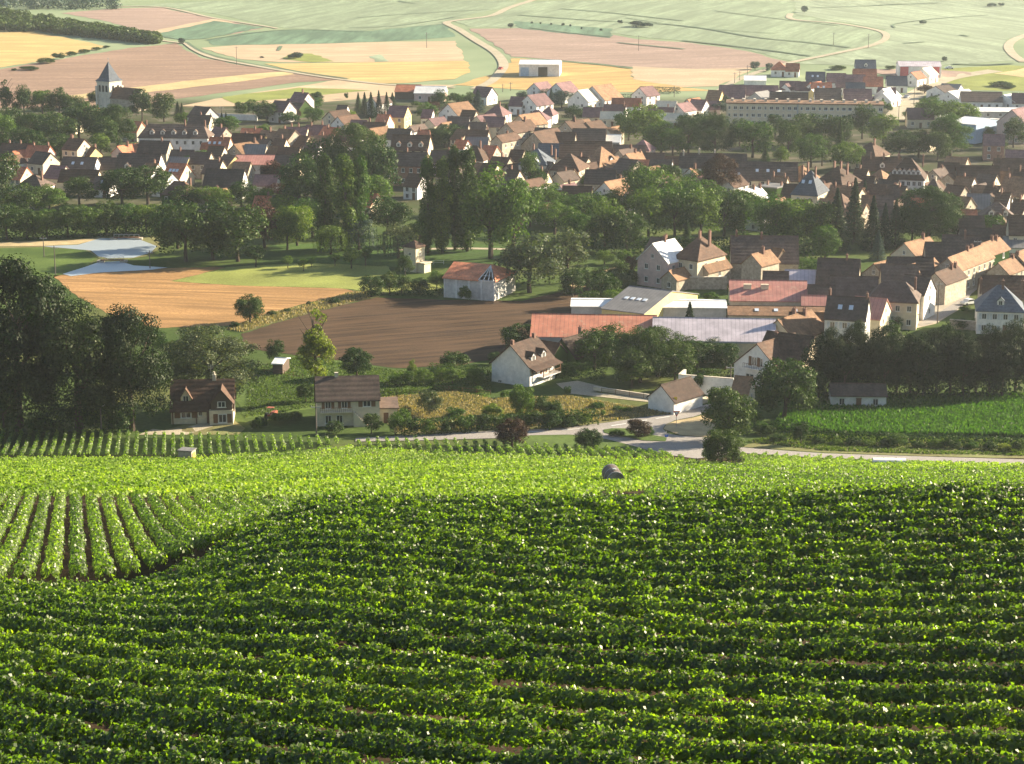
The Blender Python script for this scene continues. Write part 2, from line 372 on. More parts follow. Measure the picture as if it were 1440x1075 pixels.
# valley floor
S('meadow', [(-20, 350), (60, 346), (125, 352), (138, 361), (120, 376), (95, 384), (70, 392), (-20, 392)], M_lawn, smooth=.7)
S('field', [(75, 388), (130, 384), (215, 378), (300, 376), (318, 377), (240, 396), (330, 402), (480, 406), (498, 410), (440, 425), (380, 440), (330, 458), (218, 462), (150, 440), (100, 412)], M_wheat2, smooth=.7)
S('meadow', [(240, 396), (320, 376), (420, 370), (545, 374), (560, 396), (620, 400), (618, 416), (545, 412), (480, 406), (330, 402)], M_meadow, smooth=.7)
S('lawn', [(360, 374), (380, 345), (640, 338), (740, 352), (720, 372), (600, 378), (430, 370)], M_park, smooth=.7)
S('verge', [(318, 461), (380, 441), (440, 427), (498, 410), (545, 412), (530, 418), (478, 430), (400, 450), (340, 468)], M_dry, smooth=.7)
S('field', [(340, 470), (400, 451), (480, 430), (530, 419), (620, 422), (735, 424), (790, 410), (840, 388), (870, 385), (862, 402), (822, 420), (800, 442), (760, 470), (700, 505), (640, 515), (560, 518), (480, 508), (420, 500), (345, 490)], M_dark, smooth=.7)
S('meadow', [(350, 520), (420, 500), (560, 520), (640, 519), (690, 530), (690, 560), (620, 575), (560, 560), (440, 575), (345, 590), (330, 560)], M_lawn, smooth=.7)
S('meadow', [(530, 548), (640, 548), (690, 560), (760, 558), (800, 556), (910, 575), (975, 580), (900, 590), (840, 596), (700, 606), (560, 612), (540, 590)], M_dry, smooth=.7)
S('yard', [(782, 540), (812, 536), (862, 548), (830, 552), (910, 560), (912, 566), (800, 554)], M_track, .07)
S('yard', [(195, 612), (215, 604), (232, 606), (262, 602), (288, 594), (300, 600), (275, 608), (262, 612)], M_track, .07)
S('yard', [(232, 605), (260, 598), (330, 592), (345, 603), (335, 612), (264, 612)], M_dry, .055)
S('field', [(1082, 600), (1100, 575), (1150, 556), (1470, 556), (1470, 618), (1300, 616), (1180, 614), (1110, 612)], M_maize, smooth=.7)
S('verge', [(1050, 625), (1110, 612), (1300, 617), (1470, 620), (1470, 646), (1300, 642), (1160, 637), (1044, 629)], M_dry, smooth=.7)
S('lawn', [(700, 619), (747, 613), (800, 612), (836, 615), (870, 622), (905, 632), (940, 638), (820, 630), (730, 628)], M_lawn, .08)
# road and junction
road = [(500, 617), (600, 612), (663, 608), (747, 605), (813, 600), (863, 594), (900, 588), (943, 582), (996, 569), (1012, 571), (1000, 579), (975, 587), (949, 592), (936, 598), (932, 604), (938, 610), (954, 613.5), (992, 616), (1012, 622), (1044, 630), (1160, 638.5), (1300, 643), (1470, 648), (1470, 655), (1300, 650), (1160, 645), (1044, 638), (1012, 641), (980, 646), (949, 642), (905, 632), (868, 622), (835, 614.5), (800, 612), (747, 613), (700, 617), (600, 620), (500, 622)]
S('road', road, M_asph, .10, 12)
S('traffic_island', [(848, 606), (860, 604), (880, 604), (906, 611), (938, 617), (936, 622), (905, 621), (866, 613), (850, 610)], M_lawn, .2)
for a, b in (((860, 600), (880, 597)), ((890, 595), (910, 592)), ((922, 590), (942, 587)), ((790, 606), (815, 604)), ((740, 609), (765, 607.5))):
    S('road_marking', strip_world([P(*a), P(*b)], .3), M_white, .15, world=True)
S('verge', [(933, 604), (937, 598), (952, 592), (975, 588), (994, 583), (1010, 600), (1012, 620), (992, 615), (956, 612.5)], M_verge, .09)
S('street', [(1270, 452), (1300, 441), (1318, 428), (1338, 420), (1380, 398), (1390, 399), (1378, 404), (1366, 414), (1351, 435), (1332, 446), (1316, 456), (1290, 462)], M_yard, .08)
S('street', [(1288, 456), (1310, 448), (1328, 436), (1346, 424), (1372, 407), (1378, 404), (1366, 414), (1351, 433), (1332, 445), (1312, 455), (1296, 460)], M_asph, .14)
S('street', strip_world(smooth_line([(1255, 170), (1272, 150), (1290, 132), (1330, 112), (1400, 100)]), 9), M_track, .2, 20, world=True)
S('street', strip_world(smooth_line([(712, 222), (722, 200), (728, 185), (724, 170)]), 8), M_yard, .1, world=True)
S('path', strip_world(smooth_line([(560, 352), (650, 350), (740, 352)]), 2.5), M_track, .1, world=True)
S('path', strip_world(smooth_line([(810, 404), (840, 388), (880, 376)]), 4), M_verge, .12, world=True)
# pond
mw, t, p = newmat('water'); p.inputs['Base Color'].default_value = (.33, .38, .41, 1); p.inputs['Roughness'].default_value = .3  # pale base colour imitates the bright sky reflected in the water
p.inputs['IOR'].default_value = 1.33; p.inputs['Specular IOR Level'].default_value = 1.0
v = coords(t, sc=(1, .35, 1)); bumpn(t, p, noise(t, v, 1.2, 3), .08, .12)
S('sand_bank', [(-20, 343), (100, 338), (150, 334), (225, 332), (226, 350), (205, 361), (180, 365), (140, 364), (120, 352), (60, 348), (-20, 350)], M_dry, .06)
S('sand_bank', [(-20, 342), (100, 338), (150, 334), (140, 337), (110, 344), (60, 346.5), (-20, 347)], M_verge, .09)
S('pond', [(60, 347), (110, 345), (140, 336), (190, 335), (221, 347), (212, 356), (188, 363), (152, 364), (138, 361), (128, 353)], mw, .10)
S('pond', [(88, 386), (120, 376), (140, 369), (168, 368), (188, 374), (236, 377), (214, 380), (140, 384), (100, 389)], mw, .10)

# ------------------------------------------------------------------ vineyards: every row one object
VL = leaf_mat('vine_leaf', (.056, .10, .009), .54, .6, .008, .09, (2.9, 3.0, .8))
VL2 = leaf_mat('vine_leaf_sunny', (.19, .30, .028), .5, .35, .008)  # brighter copy of the vine leaf; sunlight is put into its colour
M_stem = plain('vine_wood', (.07, .05, .035), .9)
VINES = 0
def vine_row(line, per_m, size, h0, h1, wid, mat, label, group, stems=0, clump=.9, holes=.0, jit=.18):
    """leaves hung along a line of ground points; line: (n,2)"""
    global VINES
    line = np.asarray(line, float)
    seg = np.linalg.norm(np.diff(line, axis=0), axis=1); cum = np.concatenate([[0], np.cumsum(seg)]); L = cum[-1]
    if L < 2: return
    n = int(L * per_m); t = rng.uniform(0, L, n)
    # plants every CLUMP metres make the wavy top
    ph = rng.uniform(0, 6); k = (t / clump).astype(int)
    hk = rng.normal(0, .085, int(L / clump) + 2)[k]; wk = rng.normal(1, .16, int(L / clump) + 2)[k]
    gap = rng.uniform(size=int(L / clump) + 2)[k] > holes
    frac = t / clump - k; arch = 1 - .2 * np.abs(frac - .5) * 2
    x = np.interp(t, cum, line[:, 0]); y = np.interp(t, cum, line[:, 1])
    i = np.clip(np.searchsorted(cum, t) - 1, 0, len(seg) - 1); d = np.diff(line, axis=0)[i] / np.maximum(seg[i][:, None], 1e-6)
    ang = rng.uniform(-.35, math.pi + .35, n); rad = np.sqrt(rng.uniform(.05, 1, n))
    ca, sa = np.cos(ang), np.sin(ang); box = 1 / np.maximum(np.abs(ca), np.abs(sa)) ** .6
    lat = ca * rad * wid * wk * arch * box; hz = h0 + (h1 - h0 + hk) * (.42 + .58 * sa * np.minimum(rad * box, 1) * arch)
    hz = hz * np.where(rng.uniform(size=n) < .04, 1.22, 1)
    cx = x - d[:, 1] * lat; cy = y + d[:, 0] * lat
    cen = np.stack([cx, cy, terr(cx, cy) + np.maximum(hz, .1)], 1)
    nr = np.stack([-d[:, 1] * np.cos(ang), d[:, 0] * np.cos(ang), np.sin(ang) * .9 + .15], 1) + rng.normal(0, 1, (n, 3)) * (jit + 1.0 * np.clip(np.sin(ang), 0, 1) ** 4)[:, None]
    g = gap
    me = quads('vine_row_leaves', cen[g], nr[g], (size * rng.uniform(.7, 1.3, n))[g])
    me.materials.append(mat)
    o = link('vine_row_leaves', me); tag(o, label, 'vine row', group)  # one mesh holds a whole row of many vines, not a hedge
    if stems:
        mb = MB()
        for s in np.arange(.2, L, stems):
            q = (np.interp(s, cum, line[:, 0]), np.interp(s, cum, line[:, 1])); z = float(terr(*q))
            mb.tube((q[0], q[1], z - .05), (q[0] + random.uniform(-.06, .06), q[1], z + h0 + .25), .035, .02, 5, caps=False)
        mb.build('stem', M_stem, o)
    VINES += 1
    return o
def inside(poly, x, y):
    r = np.zeros(len(x), bool); n = len(poly)
    for i in range(n):
        x1, y1 = poly[i]; x2, y2 = poly[(i + 1) % n]
        if y1 == y2: continue
        r ^= ((y1 > y) != (y2 > y)) & (x < (x2 - x1) * (y - y1) / (y2 - y1) + x1)
    return r
def block(poly, ang, spacing, **kw):
    """straight parallel rows filling a ground polygon [(x,y)]; ang from +x; returns number of rows"""
    pl = np.array(poly); c, s = math.cos(ang), math.sin(ang)
    u = pl @ [c, s]; v = pl @ [-s, c]
    for vv in np.arange(v.min() + spacing * .5, v.max(), spacing):
        uu = np.arange(u.min(), u.max(), .7); x = uu * c - vv * s; y = uu * s + vv * c
        m = inside(poly, x, y); k = 0
        while k < len(m):                       # every unbroken stretch of a row
            if m[k]:
                e = k
                while e + 1 < len(m) and m[e + 1]: e += 1
                if e - k > 3: vine_row(np.stack([x[k:e + 1], y[k:e + 1]], 1), **kw)
                k = e
            k += 1
def pp(*pix): return [tuple(P(*q)[:2]) for q in pix]
# foreground block: rows follow the contour, bending downhill towards the sun side
def fg_shape(x): return -.42 * x + .011 * x * x * np.where(x > 0, 1.35, 1) - .00006 * np.maximum(x - 20, 0) ** 3
SP = 2.45
for k in range(0, 40):
    y0 = 36 + k * SP
    x = np.arange(-56, 58, .8); y = y0 + fg_shape(x) * (1 - .55 * sstep(70, 125, y0))
    u = x / y
    zl = 82 + 22 * sstep(-.19, -.06, u) + 4 * sstep(.1, .2, u)         # where the block ends, at the brow of the slope
    ok = (y > 41) & (y < zl) & (np.abs(u) < .40)
    if ok.sum() < 5: continue
    ym = y[ok].mean()
    vine_row(np.stack([x[ok], y[ok]], 1), 480 if ym < 66 else 360 if ym < 80 else 280, .115 if ym < 66 else .13 if ym < 80 else .145, 0, .91, .24, VL,
             'leafy green vine row on the near slope running across the hillside', 'rows of the near vineyard')
# fan of rows running away from the viewer, at the far side of the brow
fan = [(-50, 84), (-30, 90), (-12, 103), (-2, 120), (0, 140), (-8, 172), (-24, 178), (-60, 186), (-64, 120)]
block(fan, R(102), 1.3, per_m=95, size=.18, h0=.15, h1=1.2, wid=.44, mat=VL, label='green vine row running downhill with bare brown soil beside it', group='rows of the striped vineyard', stems=0)
block([(0, 124), (8, 122), (30, 124), (46, 128), (52, 190), (-4, 178)], R(-16), 1.5, per_m=45, size=.21, h0=.25, h1=1.1, wid=.36, mat=VL,
      label='vine row just beyond the brow, before the yellow vineyard', group='rows beyond the brow')
# sunny middle block
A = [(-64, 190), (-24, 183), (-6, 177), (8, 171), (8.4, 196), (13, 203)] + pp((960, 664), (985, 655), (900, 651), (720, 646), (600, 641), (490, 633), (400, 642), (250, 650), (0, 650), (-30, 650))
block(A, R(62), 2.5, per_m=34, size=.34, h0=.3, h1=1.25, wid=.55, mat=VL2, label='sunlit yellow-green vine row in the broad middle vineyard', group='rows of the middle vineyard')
Bp = pp((-30, 611), (100, 612), (300, 616), (478, 621), (476, 629), (400, 637), (280, 645), (-30, 645))
block(Bp, R(99), 1.6, per_m=42, size=.28, h0=.2, h1=1.25, wid=.36, mat=VL, label='clipped vine row below the small brown-roofed cottage', group='rows below the cottage')
Cp = pp((488, 625), (560, 622), (640, 624), (740, 630), (850, 634), (930, 640), (968, 650), (900, 650), (720, 643), (600, 637), (500, 632))
block(Cp, R(98), 1.7, per_m=42, size=.28, h0=.2, h1=1.2, wid=.36, mat=VL, label='short clipped vine row beside the road verge', group='rows beside the road')
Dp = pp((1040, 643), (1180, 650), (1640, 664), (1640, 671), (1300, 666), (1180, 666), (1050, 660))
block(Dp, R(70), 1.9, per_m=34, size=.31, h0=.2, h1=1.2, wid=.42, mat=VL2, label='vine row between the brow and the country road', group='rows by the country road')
Ep = [(11.5, 180), (80, 180), (92, 240), (104, 292)] + pp((1180, 667), (1050, 661), (985, 656), (940, 668))
block(Ep, R(112), 2.2, per_m=42, size=.25, h0=.2, h1=1.2, wid=.42, mat=VL, label='short vine row beside the water tank', group='rows beside the water tank')
print('vine rows', VINES)

# ------------------------------------------------------------------ trees
M_bark = plain('bark', (.085, .065, .048), .95, .1, .35, 3)
LEAF = {'k': leaf_mat('leaf_black_green', (.014, .03, .007), .2), 'd': leaf_mat('leaf_dark', (.032, .066, .013), .25), 'm': leaf_mat('leaf_mid', (.062, .12, .018), .3),
        'l': leaf_mat('leaf_light', (.10, .165, .026), .4), 'y': leaf_mat('leaf_yellow', (.115, .16, .025), .5),
        'g': leaf_mat('leaf_grey', (.075, .10, .05), .3), 'r': leaf_mat('leaf_copper', (.05, .022, .018), .25),
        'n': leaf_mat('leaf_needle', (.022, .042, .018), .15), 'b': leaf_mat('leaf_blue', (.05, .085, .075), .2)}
def clumps(n, rx, rz, cz, r0, r1, fill=.75, low=-.9):
    out = []
    while len(out) < n:
        zz = rng.uniform(low, 1); th = rng.uniform(0, 6.283); rho = (1 - abs(zz) ** (2.0 if zz > 0 else 3.2)) ** .5
        v = np.array([math.cos(th) * rho, math.sin(th) * rho, zz])
        q = rng.uniform(fill, 1) if rng.uniform() < .8 else rng.uniform(.2, fill)
        r = rng.uniform(r0, r1); k = rng.uniform(.86, 1.08)
        out.append((np.array([v[0] * (rx - r * .8) * q * k, v[1] * (rx - r * .8) * q * k, cz + v[2] * (rz - r * .8) * q * k]), r))
    return out
def leafy(cl, n, size, jitter=.32, squash=.8):
    w = np.array([r ** 2 for _, r in cl]); w /= w.sum(); ix = rng.choice(len(cl), n, p=w)
    c = np.array([c for c, _ in cl])[ix]; r = np.array([r for _, r in cl])[ix]
    v = rng.normal(size=(n, 3)); v[:, 2] += .35; v /= np.linalg.norm(v, axis=1, keepdims=True)
    q = r * rng.uniform(.55, 1.08, n) ; cen = c + v * q[:, None] * np.array([1, 1, squash])
    return cen, v + rng.normal(0, jitter, (n, 3)), size * rng.uniform(.6, 1.35, n)
LIB = {}
def crown_mesh(kind, var):
    key = (kind, var)
    if key in LIB: return LIB[key]
    if kind == 'round': wr = .85; a = leafy(clumps(40, .46, .48, .50, .10, .19), 6000, .032)
    elif kind == 'big': wr = .8; a = leafy(clumps(95, .45, .49, .50, .06, .14), 30000, .0155)
    elif kind == 'oval': wr = .6; a = leafy(clumps(50, .33, .47, .53, .08, .14), 4800, .028)
    elif kind == 'poplar':
        wr = .26; cl = []
        for i in range(60):
            z = rng.uniform(.07, .98); rr = .125 * (min(1, (z - .02) / .25) * min(1, (1.05 - z) / .45)) ** .6; t = rng.uniform(0, 6.28); q = rng.uniform(.2, .8)
            cl.append((np.array([rr * q * math.cos(t), rr * q * math.sin(t), z]), rng.uniform(.042, .062)))
        a = leafy(cl, 9000, .018, .35, 1.7)
    elif kind == 'conifer':
        wr = .42; n = 4600; z = rng.uniform(.06, 1, n) ** 1.15; lay = np.floor(z * 13) / 13; fr = (z - lay) * 13
        rr = .21 * (1.02 - z) * (1.15 - .5 * fr) * rng.uniform(.45, 1.05, n); t = rng.uniform(0, 6.28, n)
        cen = np.stack([rr * np.cos(t), rr * np.sin(t), z - rr * .35], 1)
        a = (cen, np.stack([np.cos(t) * .5, np.sin(t) * .5, np.full(n, .9)], 1) + rng.normal(0, .35, (n, 3)), .026 * rng.uniform(.6, 1.3, n))
    elif kind == 'willow':
        wr = .95; cl = clumps(34, .44, .30, .62, .08, .14, .8, -.1); cen, nr, sz = leafy(cl, 2600, .026)
        n = 3200; t = rng.uniform(0, 6.28, n); k = np.round(t * 9) / 9; rr = .40 + .07 * np.sin(k * 7.3); z = rng.uniform(.14, .62, n)
        c2 = np.stack([np.cos(k + rng.normal(0, .03, n)) * rr, np.sin(k + rng.normal(0, .03, n)) * rr, z], 1)
        a = (np.concatenate([cen, c2]), np.concatenate([nr, np.stack([np.cos(t), np.sin(t), 0 * t], 1) + rng.normal(0, .4, (n, 3))]), np.concatenate([sz, .03 * rng.uniform(.6, 1.2, n)]))
    elif kind == 'airy':
        wr = .55; cl = clumps(30, .27, .42, .57, .045, .10, .35, -1); a = leafy(cl, 6500, .022, .6)
    elif kind == 'ball': wr = 1.0; a = leafy(clumps(70, .49, .47, .47, .09, .15), 10000, .03)
    elif kind == 'bush': wr = 1.3; a = leafy(clumps(30, .66, .58, .44, .14, .26, .7, -.6), 3000, .062)
    elif kind == 'small': wr = .9; a = leafy(clumps(20, .45, .36, .63, .12, .2), 1500, .055)
    cen, nr, sz = a
    me = quads('crown', cen, nr, sz)
    LIB[key] = (me, wr); return LIB[key]
def trunk_mesh(kind, var):
    key = ('trunk', kind, var)
    if key in LIB: return LIB[key]
    mb = MB(); r0, top, nl, sp = {'round': (.024, .5, 5, .26), 'big': (.026, .55, 8, .28), 'oval': (.022, .55, 5, .2), 'poplar': (.014, .85, 5, .06), 'conifer': (.016, .92, 0, 0),
                                   'willow': (.03, .5, 5, .25), 'airy': (.018, .8, 9, .2), 'small': (.03, .5, 4, .2), 'ball': (.03, .4, 4, .2)}[kind]
    p = Vector((0, 0, -.03)); k = 4
    for i in range(k):
        q = Vector((random.uniform(-.012, .012), random.uniform(-.012, .012), top * (i + 1) / k)); ra = r0 * (1.25 - i / k * .8); rb = r0 * (1.25 - (i + 1) / k * .8)
        mb.tube(p, q, ra, rb, 7); p = q
    for j in range(nl):
        z = top * random.uniform(.45, .95); t = random.uniform(0, 6.28); a = Vector((0, 0, z)); b = Vector((math.cos(t) * sp * .5, math.sin(t) * sp * .5, z + .12)); c = Vector((math.cos(t + .3) * sp, math.sin(t + .3) * sp, z + .26))
        mb.tube(a, b, r0 * .5, r0 * .32, 5); mb.tube(b, c, r0 * .32, r0 * .12, 5)
    LIB[key] = mb.mesh('trunk'); return LIB[key]
AUTO = []      # (object, description, px, py) still waiting for the landmark that singles it out
LAND = []      # (phrase, px, py)
KINDN = {'round': 'broadleaf_tree', 'big': 'broadleaf_tree', 'oval': 'broadleaf_tree', 'poplar': 'poplar_tree', 'conifer': 'conifer_tree', 'willow': 'willow_tree', 'airy': 'broadleaf_tree', 'small': 'small_tree', 'bush': 'bush', 'ball': 'rounded_tree'}
KINDW = {'round': 'round', 'big': 'tall spreading', 'oval': 'upright', 'poplar': 'slim columnar poplar', 'conifer': 'pointed conifer', 'willow': 'drooping willow', 'airy': 'loose open', 'small': 'small', 'bush': 'bush', 'ball': 'compact rounded'}
COLW = {'k': 'dark green', 'd': 'dark green', 'm': 'green', 'l': 'light green', 'y': 'yellow-green', 'g': 'grey-green', 'r': 'dark red', 'n': 'blackish green', 'b': 'blue-green'}
NT = 0
def put(kind, p, w, h, col, label=None, group=None, px=None):
    global NT
    var = NT % 3 if kind in ('round', 'bush', 'oval') else NT % 2; NT += 1
    me, wr = crown_mesh(kind, var); rz = random.uniform(0, 6.28)
    x, y = topix(p)
    if kind == 'bush':
        o = link('bush', me, None, p); root = o; o.scale = (w / wr, w / wr, h); o.rotation_euler = (0, 0, rz)
        cr = o
    else:
        root = empty(KINDN[kind], p, rz); root.scale = (w / wr, w / wr, h)
        cr = link('crown', me, root); tr = link('trunk', trunk_mesh(kind, 0), root)
        if not tr.data.materials: tr.data.materials.append(M_bark)
    if not me.materials: me.materials.append(LEAF['m'])
    cr.material_slots[0].link = 'OBJECT'; cr.material_slots[0].material = LEAF[col]
    kw = KINDW[kind]; d = f"{COLW[col]} bush" if kind == 'bush' else f"{COLW[col]} {kw}" + ('' if kw.split()[-1] in ('poplar', 'conifer', 'willow') else ' tree')
    tag(root, label, {'poplar': 'poplar', 'conifer': 'conifer', 'willow': 'willow', 'bush': 'bush'}.get(kind, 'tree'), group)
    if not label: AUTO.append((root, d, x, y - h * scale_at(p) * .5))
    return root
def tree(x, y, w, h, kind='round', col='m', label=None, group='trees of the valley'):
    p = P(x, y); s = scale_at(p); k = 1 if kind in ('bush', 'airy') else 1.14; return put(kind, p, w / s * k, h / s * (k + 1) / 2, col, label, group)
def hedge(pix, w, h, col, label, leaf=.28, dens=26, name='hedge', world=None):
    """a clipped hedge W x H metres along a line of pixels"""
    ln = world or [P(*q) for q in pix]; cs = []; ns = []
    for a, b in zip(ln[:-1], ln[1:]):
        L = (b - a).length; n = int(L * dens * (h + w / 2)); t = rng.uniform(0, 1, n); d = (b - a).normalized(); nn = np.array([-d.y, d.x, 0])
        face = rng.uniform(size=n); top = face < w / (w + 2 * h); side = np.where(rng.uniform(size=n) < .5, -1.0, 1.0)
        lat = np.where(top, rng.uniform(-.5, .5, n) * w, side * w / 2 * rng.uniform(.8, 1.05, n)); z = np.where(top, h * rng.uniform(.94, 1.04, n), rng.uniform(.02, 1, n) * h)
        c = np.array(a)[None, :] + t[:, None] * np.array(b - a)[None, :] + lat[:, None] * nn; c[:, 2] = terr(c[:, 0], c[:, 1]) + z
        cs.append(c); ns.append(np.where(top[:, None], [[0, 0, 1.0]], side[:, None] * nn) + rng.normal(0, .4, (n, 3)))
    cs = np.concatenate(cs); me = quads(name, cs, np.concatenate(ns), leaf * rng.uniform(.7, 1.3, len(cs))); me.materials.append(LEAF[col])
    return tag(link(name, me), label, 'hedge')

# ------------------------------------------------------------------ buildings
def sheet_roof(name, col):
    m, t, p = newmat(name); v = coords(t); n1 = noise(t, v, .35, 5, .6)
    w = nd(t, 'ShaderNodeTexWave', Scale=.35, Distortion=0); w.bands_direction = 'X'; t.links.new(v, w.inputs['Vector'])
    c = ramp(t, n1, [(.3, mul(col, .75)), (.7, mul(col, 1.25))]); c = mixc(t, ramp(t, noise(t, v, 1.1, 4), [(.56, (0,) * 3), (.72, (.45,) * 3)]), c, (.5, .42, .28) if col[0] > .3 and col[1] < .3 else mul(col, .8))
    c = mixc(t, .3, c, ramp(t, w.outputs['Fac'], [(.02, (.3,) * 3), (.12, (1.1,) * 3)]), 'MULTIPLY')
    t.links.new(c, p.inputs['Base Color']); p.inputs['Roughness'].default_value = .6; return m
ROOF = {'b': tile_mat('brown_tiles', (.088, .046, .027)), 'd': tile_mat('dark_tiles', (.088, .058, .044)), 'r': tile_mat('red_tiles', (.40, .125, .055)),
        't': tile_mat('tan_tiles', (.21, .112, .055)), 's': tile_mat('slate', (.08, .092, .11), .2, .3, .1), 'u': tile_mat('purple_brown_tiles', (.15, .08, .078)),
        'g': sheet_roof('grey_sheet', (.16, .15, .14)), 'w': plain('white_sheet', (.72, .70, .66), .5), 'p': sheet_roof('pink_sheet', (.40, .17, .13)),
        'q': sheet_roof('faded_red_sheet', (.50, .19, .11)), 'l': sheet_roof('lavender_sheet', (.46, .40, .42)), 'n': tile_mat('sepia_tiles', (.055, .03, .019)), 'o': tile_mat('orange_red_tiles', (.52, .17, .07)), 'm': tile_mat('russet_tiles', (.17, .068, .042)), 'c': plain('cream_roof', (.62, .54, .40), .8)}
ROOFW = dict(b='brown', d='dark', r='red-tiled', t='tan', s='slate', u='purple-brown', g='grey', w='white', p='pink', l='lavender', c='cream', n='brown')
WALL = {'c': plain('cream_render', (.60, .51, .36), .9), 'w': plain('white_render', (.72, .69, .64), .9), 's': plain('rubble_stone', (.40, .34, .26), .95, .2, .4, 1.6),
        'k': plain('pink_render', (.58, .42, .37), .9), 'y': plain('yellow_render', (.62, .50, .22), .9), 'b': plain('brick_wall', (.34, .19, .14), .95, .2, .35, 2),
        'g': plain('grey_render', (.46, .44, .41), .9), 'i': leaf_mat('ivy_wall', (.03, .065, .012), .1), 'x': plain('timber_wall', (.10, .07, .05), .9), 'a': plain('blue_panel', (.30, .40, .52), .6)}
WALLW = dict(c='cream', w='white', s='stone', k='pink', y='yellow', b='brick', g='grey', i='ivy-clad', x='timber', a='blue')
M_frame = plain('window_frame', (.66, .63, .57), .6)
M_shut = plain('grey_shutter', (.52, .53, .53), .7); M_shutb = plain('brown_shutter', (.17, .085, .04), .7)
mg, t, p = newmat('window_glass'); p.inputs['Base Color'].default_value = (.025, .028, .032, 1); p.inputs['Roughness'].default_value = .12
M_glass = mg
mg, t, p = newmat('skylight_glass'); p.inputs['Base Color'].default_value = (.55, .6, .66, 1); p.inputs['Roughness'].default_value = .1  # pale blue base paints the sky's reflection onto the pane
M_sky = mg
M_brick = plain('chimney_brick', (.20, .115, .085), .95, .2, .3, 4); M_chw = plain('chimney_render', (.55, .48, .38), .95)
M_door = plain('door_wood', (.14, .07, .035), .6); M_metal = plain('dull_metal', (.35, .35, .34), .5, .5)
def unit_window():
    mb = MB()                                            # 1 x 1, faces -y, stands 6 cm proud of the wall
    for x0, x1, z0, z1 in ((-.5, -.4, -.5, .5), (.4, .5, -.5, .5), (-.4, .4, .42, .5), (-.4, .4, -.5, -.42), (-.035, .035, -.42, .42)):
        mb.box(x0, x1, -.06, .02, z0, z1)
    mb.box(-.60, .60, -.12, .02, -.58, -.505)
    me = mb.mesh('window'); me.materials.append(M_frame)
    g = MB(); g.box(-.4, .4, -.02, .015, -.42, .42); gm = g.mesh('pane'); gm.materials.append(M_glass)
    far = MB(); far.v = list(mb.v); far.f = list(mb.f); far.mi = list(mb.mi); far.box(-.4, .4, -.02, .015, -.42, .42, 1)
    fm = far.mesh('window'); fm.materials.append(M_frame); fm.materials.append(M_glass)
    s = MB(); s.box(-.26, .26, -.075, -.01, -.5, .5)
    for i in range(7): s.box(-.20, .20, -.09, -.07, -.44 + i * .128, -.37 + i * .128)
    sm = s.mesh('shutter'); sm.materials.append(M_shut); sb = s.mesh('shutter'); sb.materials.append(M_shutb)
    return me, gm, fm, sm, sb
ME_WIN, ME_PANE, ME_FAR, ME_SHUT, ME_SHUTB = unit_window()
def win(parent, pos, rz, w, h, near=False, shut=None):
    o = link('window', ME_WIN if near else ME_FAR, parent, pos); o.rotation_euler = (0, 0, rz); o.scale = (w, 1, h)
    if near: link('pane', ME_PANE, o)
    if shut:
        for s in (-1, 1):
            q = link('shutter', ME_SHUT if shut == 'g' else ME_SHUTB, o); q.location = (s * .80, 0, 0); 
    return o
def dormer_mesh(roof, wall):
    mb = MB(); w, h, d = .75, 1.25, 1.9
    mb.add([(-w, 0, 0), (w, 0, 0), (w, 0, h), (0, 0, h + .7), (-w, 0, h), (-w, d, 0), (w, d, 0), (w, d, h), (0, d, h + .7), (-w, d, h)],
           [(0, 1, 2, 3, 4), (5, 9, 8, 7, 6), (0, 4, 9, 5), (1, 6, 7, 2)], 0)
    e = .2; sl = .7 / w
    for s in (-1, 1):
        a = [(0, h + .78), (s * (w + e), h + .78 - sl * (w + e)), (s * (w + e), h + .68 - sl * (w + e)), (0, h + .70)]
        vs = [(x, -.2, z) for x, z in a] + [(x, d, z) for x, z in a]
        mb.add(vs, [(0, 1, 2, 3), (7, 6, 5, 4), (0, 4, 5, 1), (1, 5, 6, 2)], 1)
    me = mb.mesh('dormer'); me.materials.append(wall); me.materials.append(roof); return me
DORM = {}
BLD = []
def place_ridge(px, py, top):
    """ground point below a pixel that shows something TOP metres above the terrain"""
    return P(px, py, top, 375)
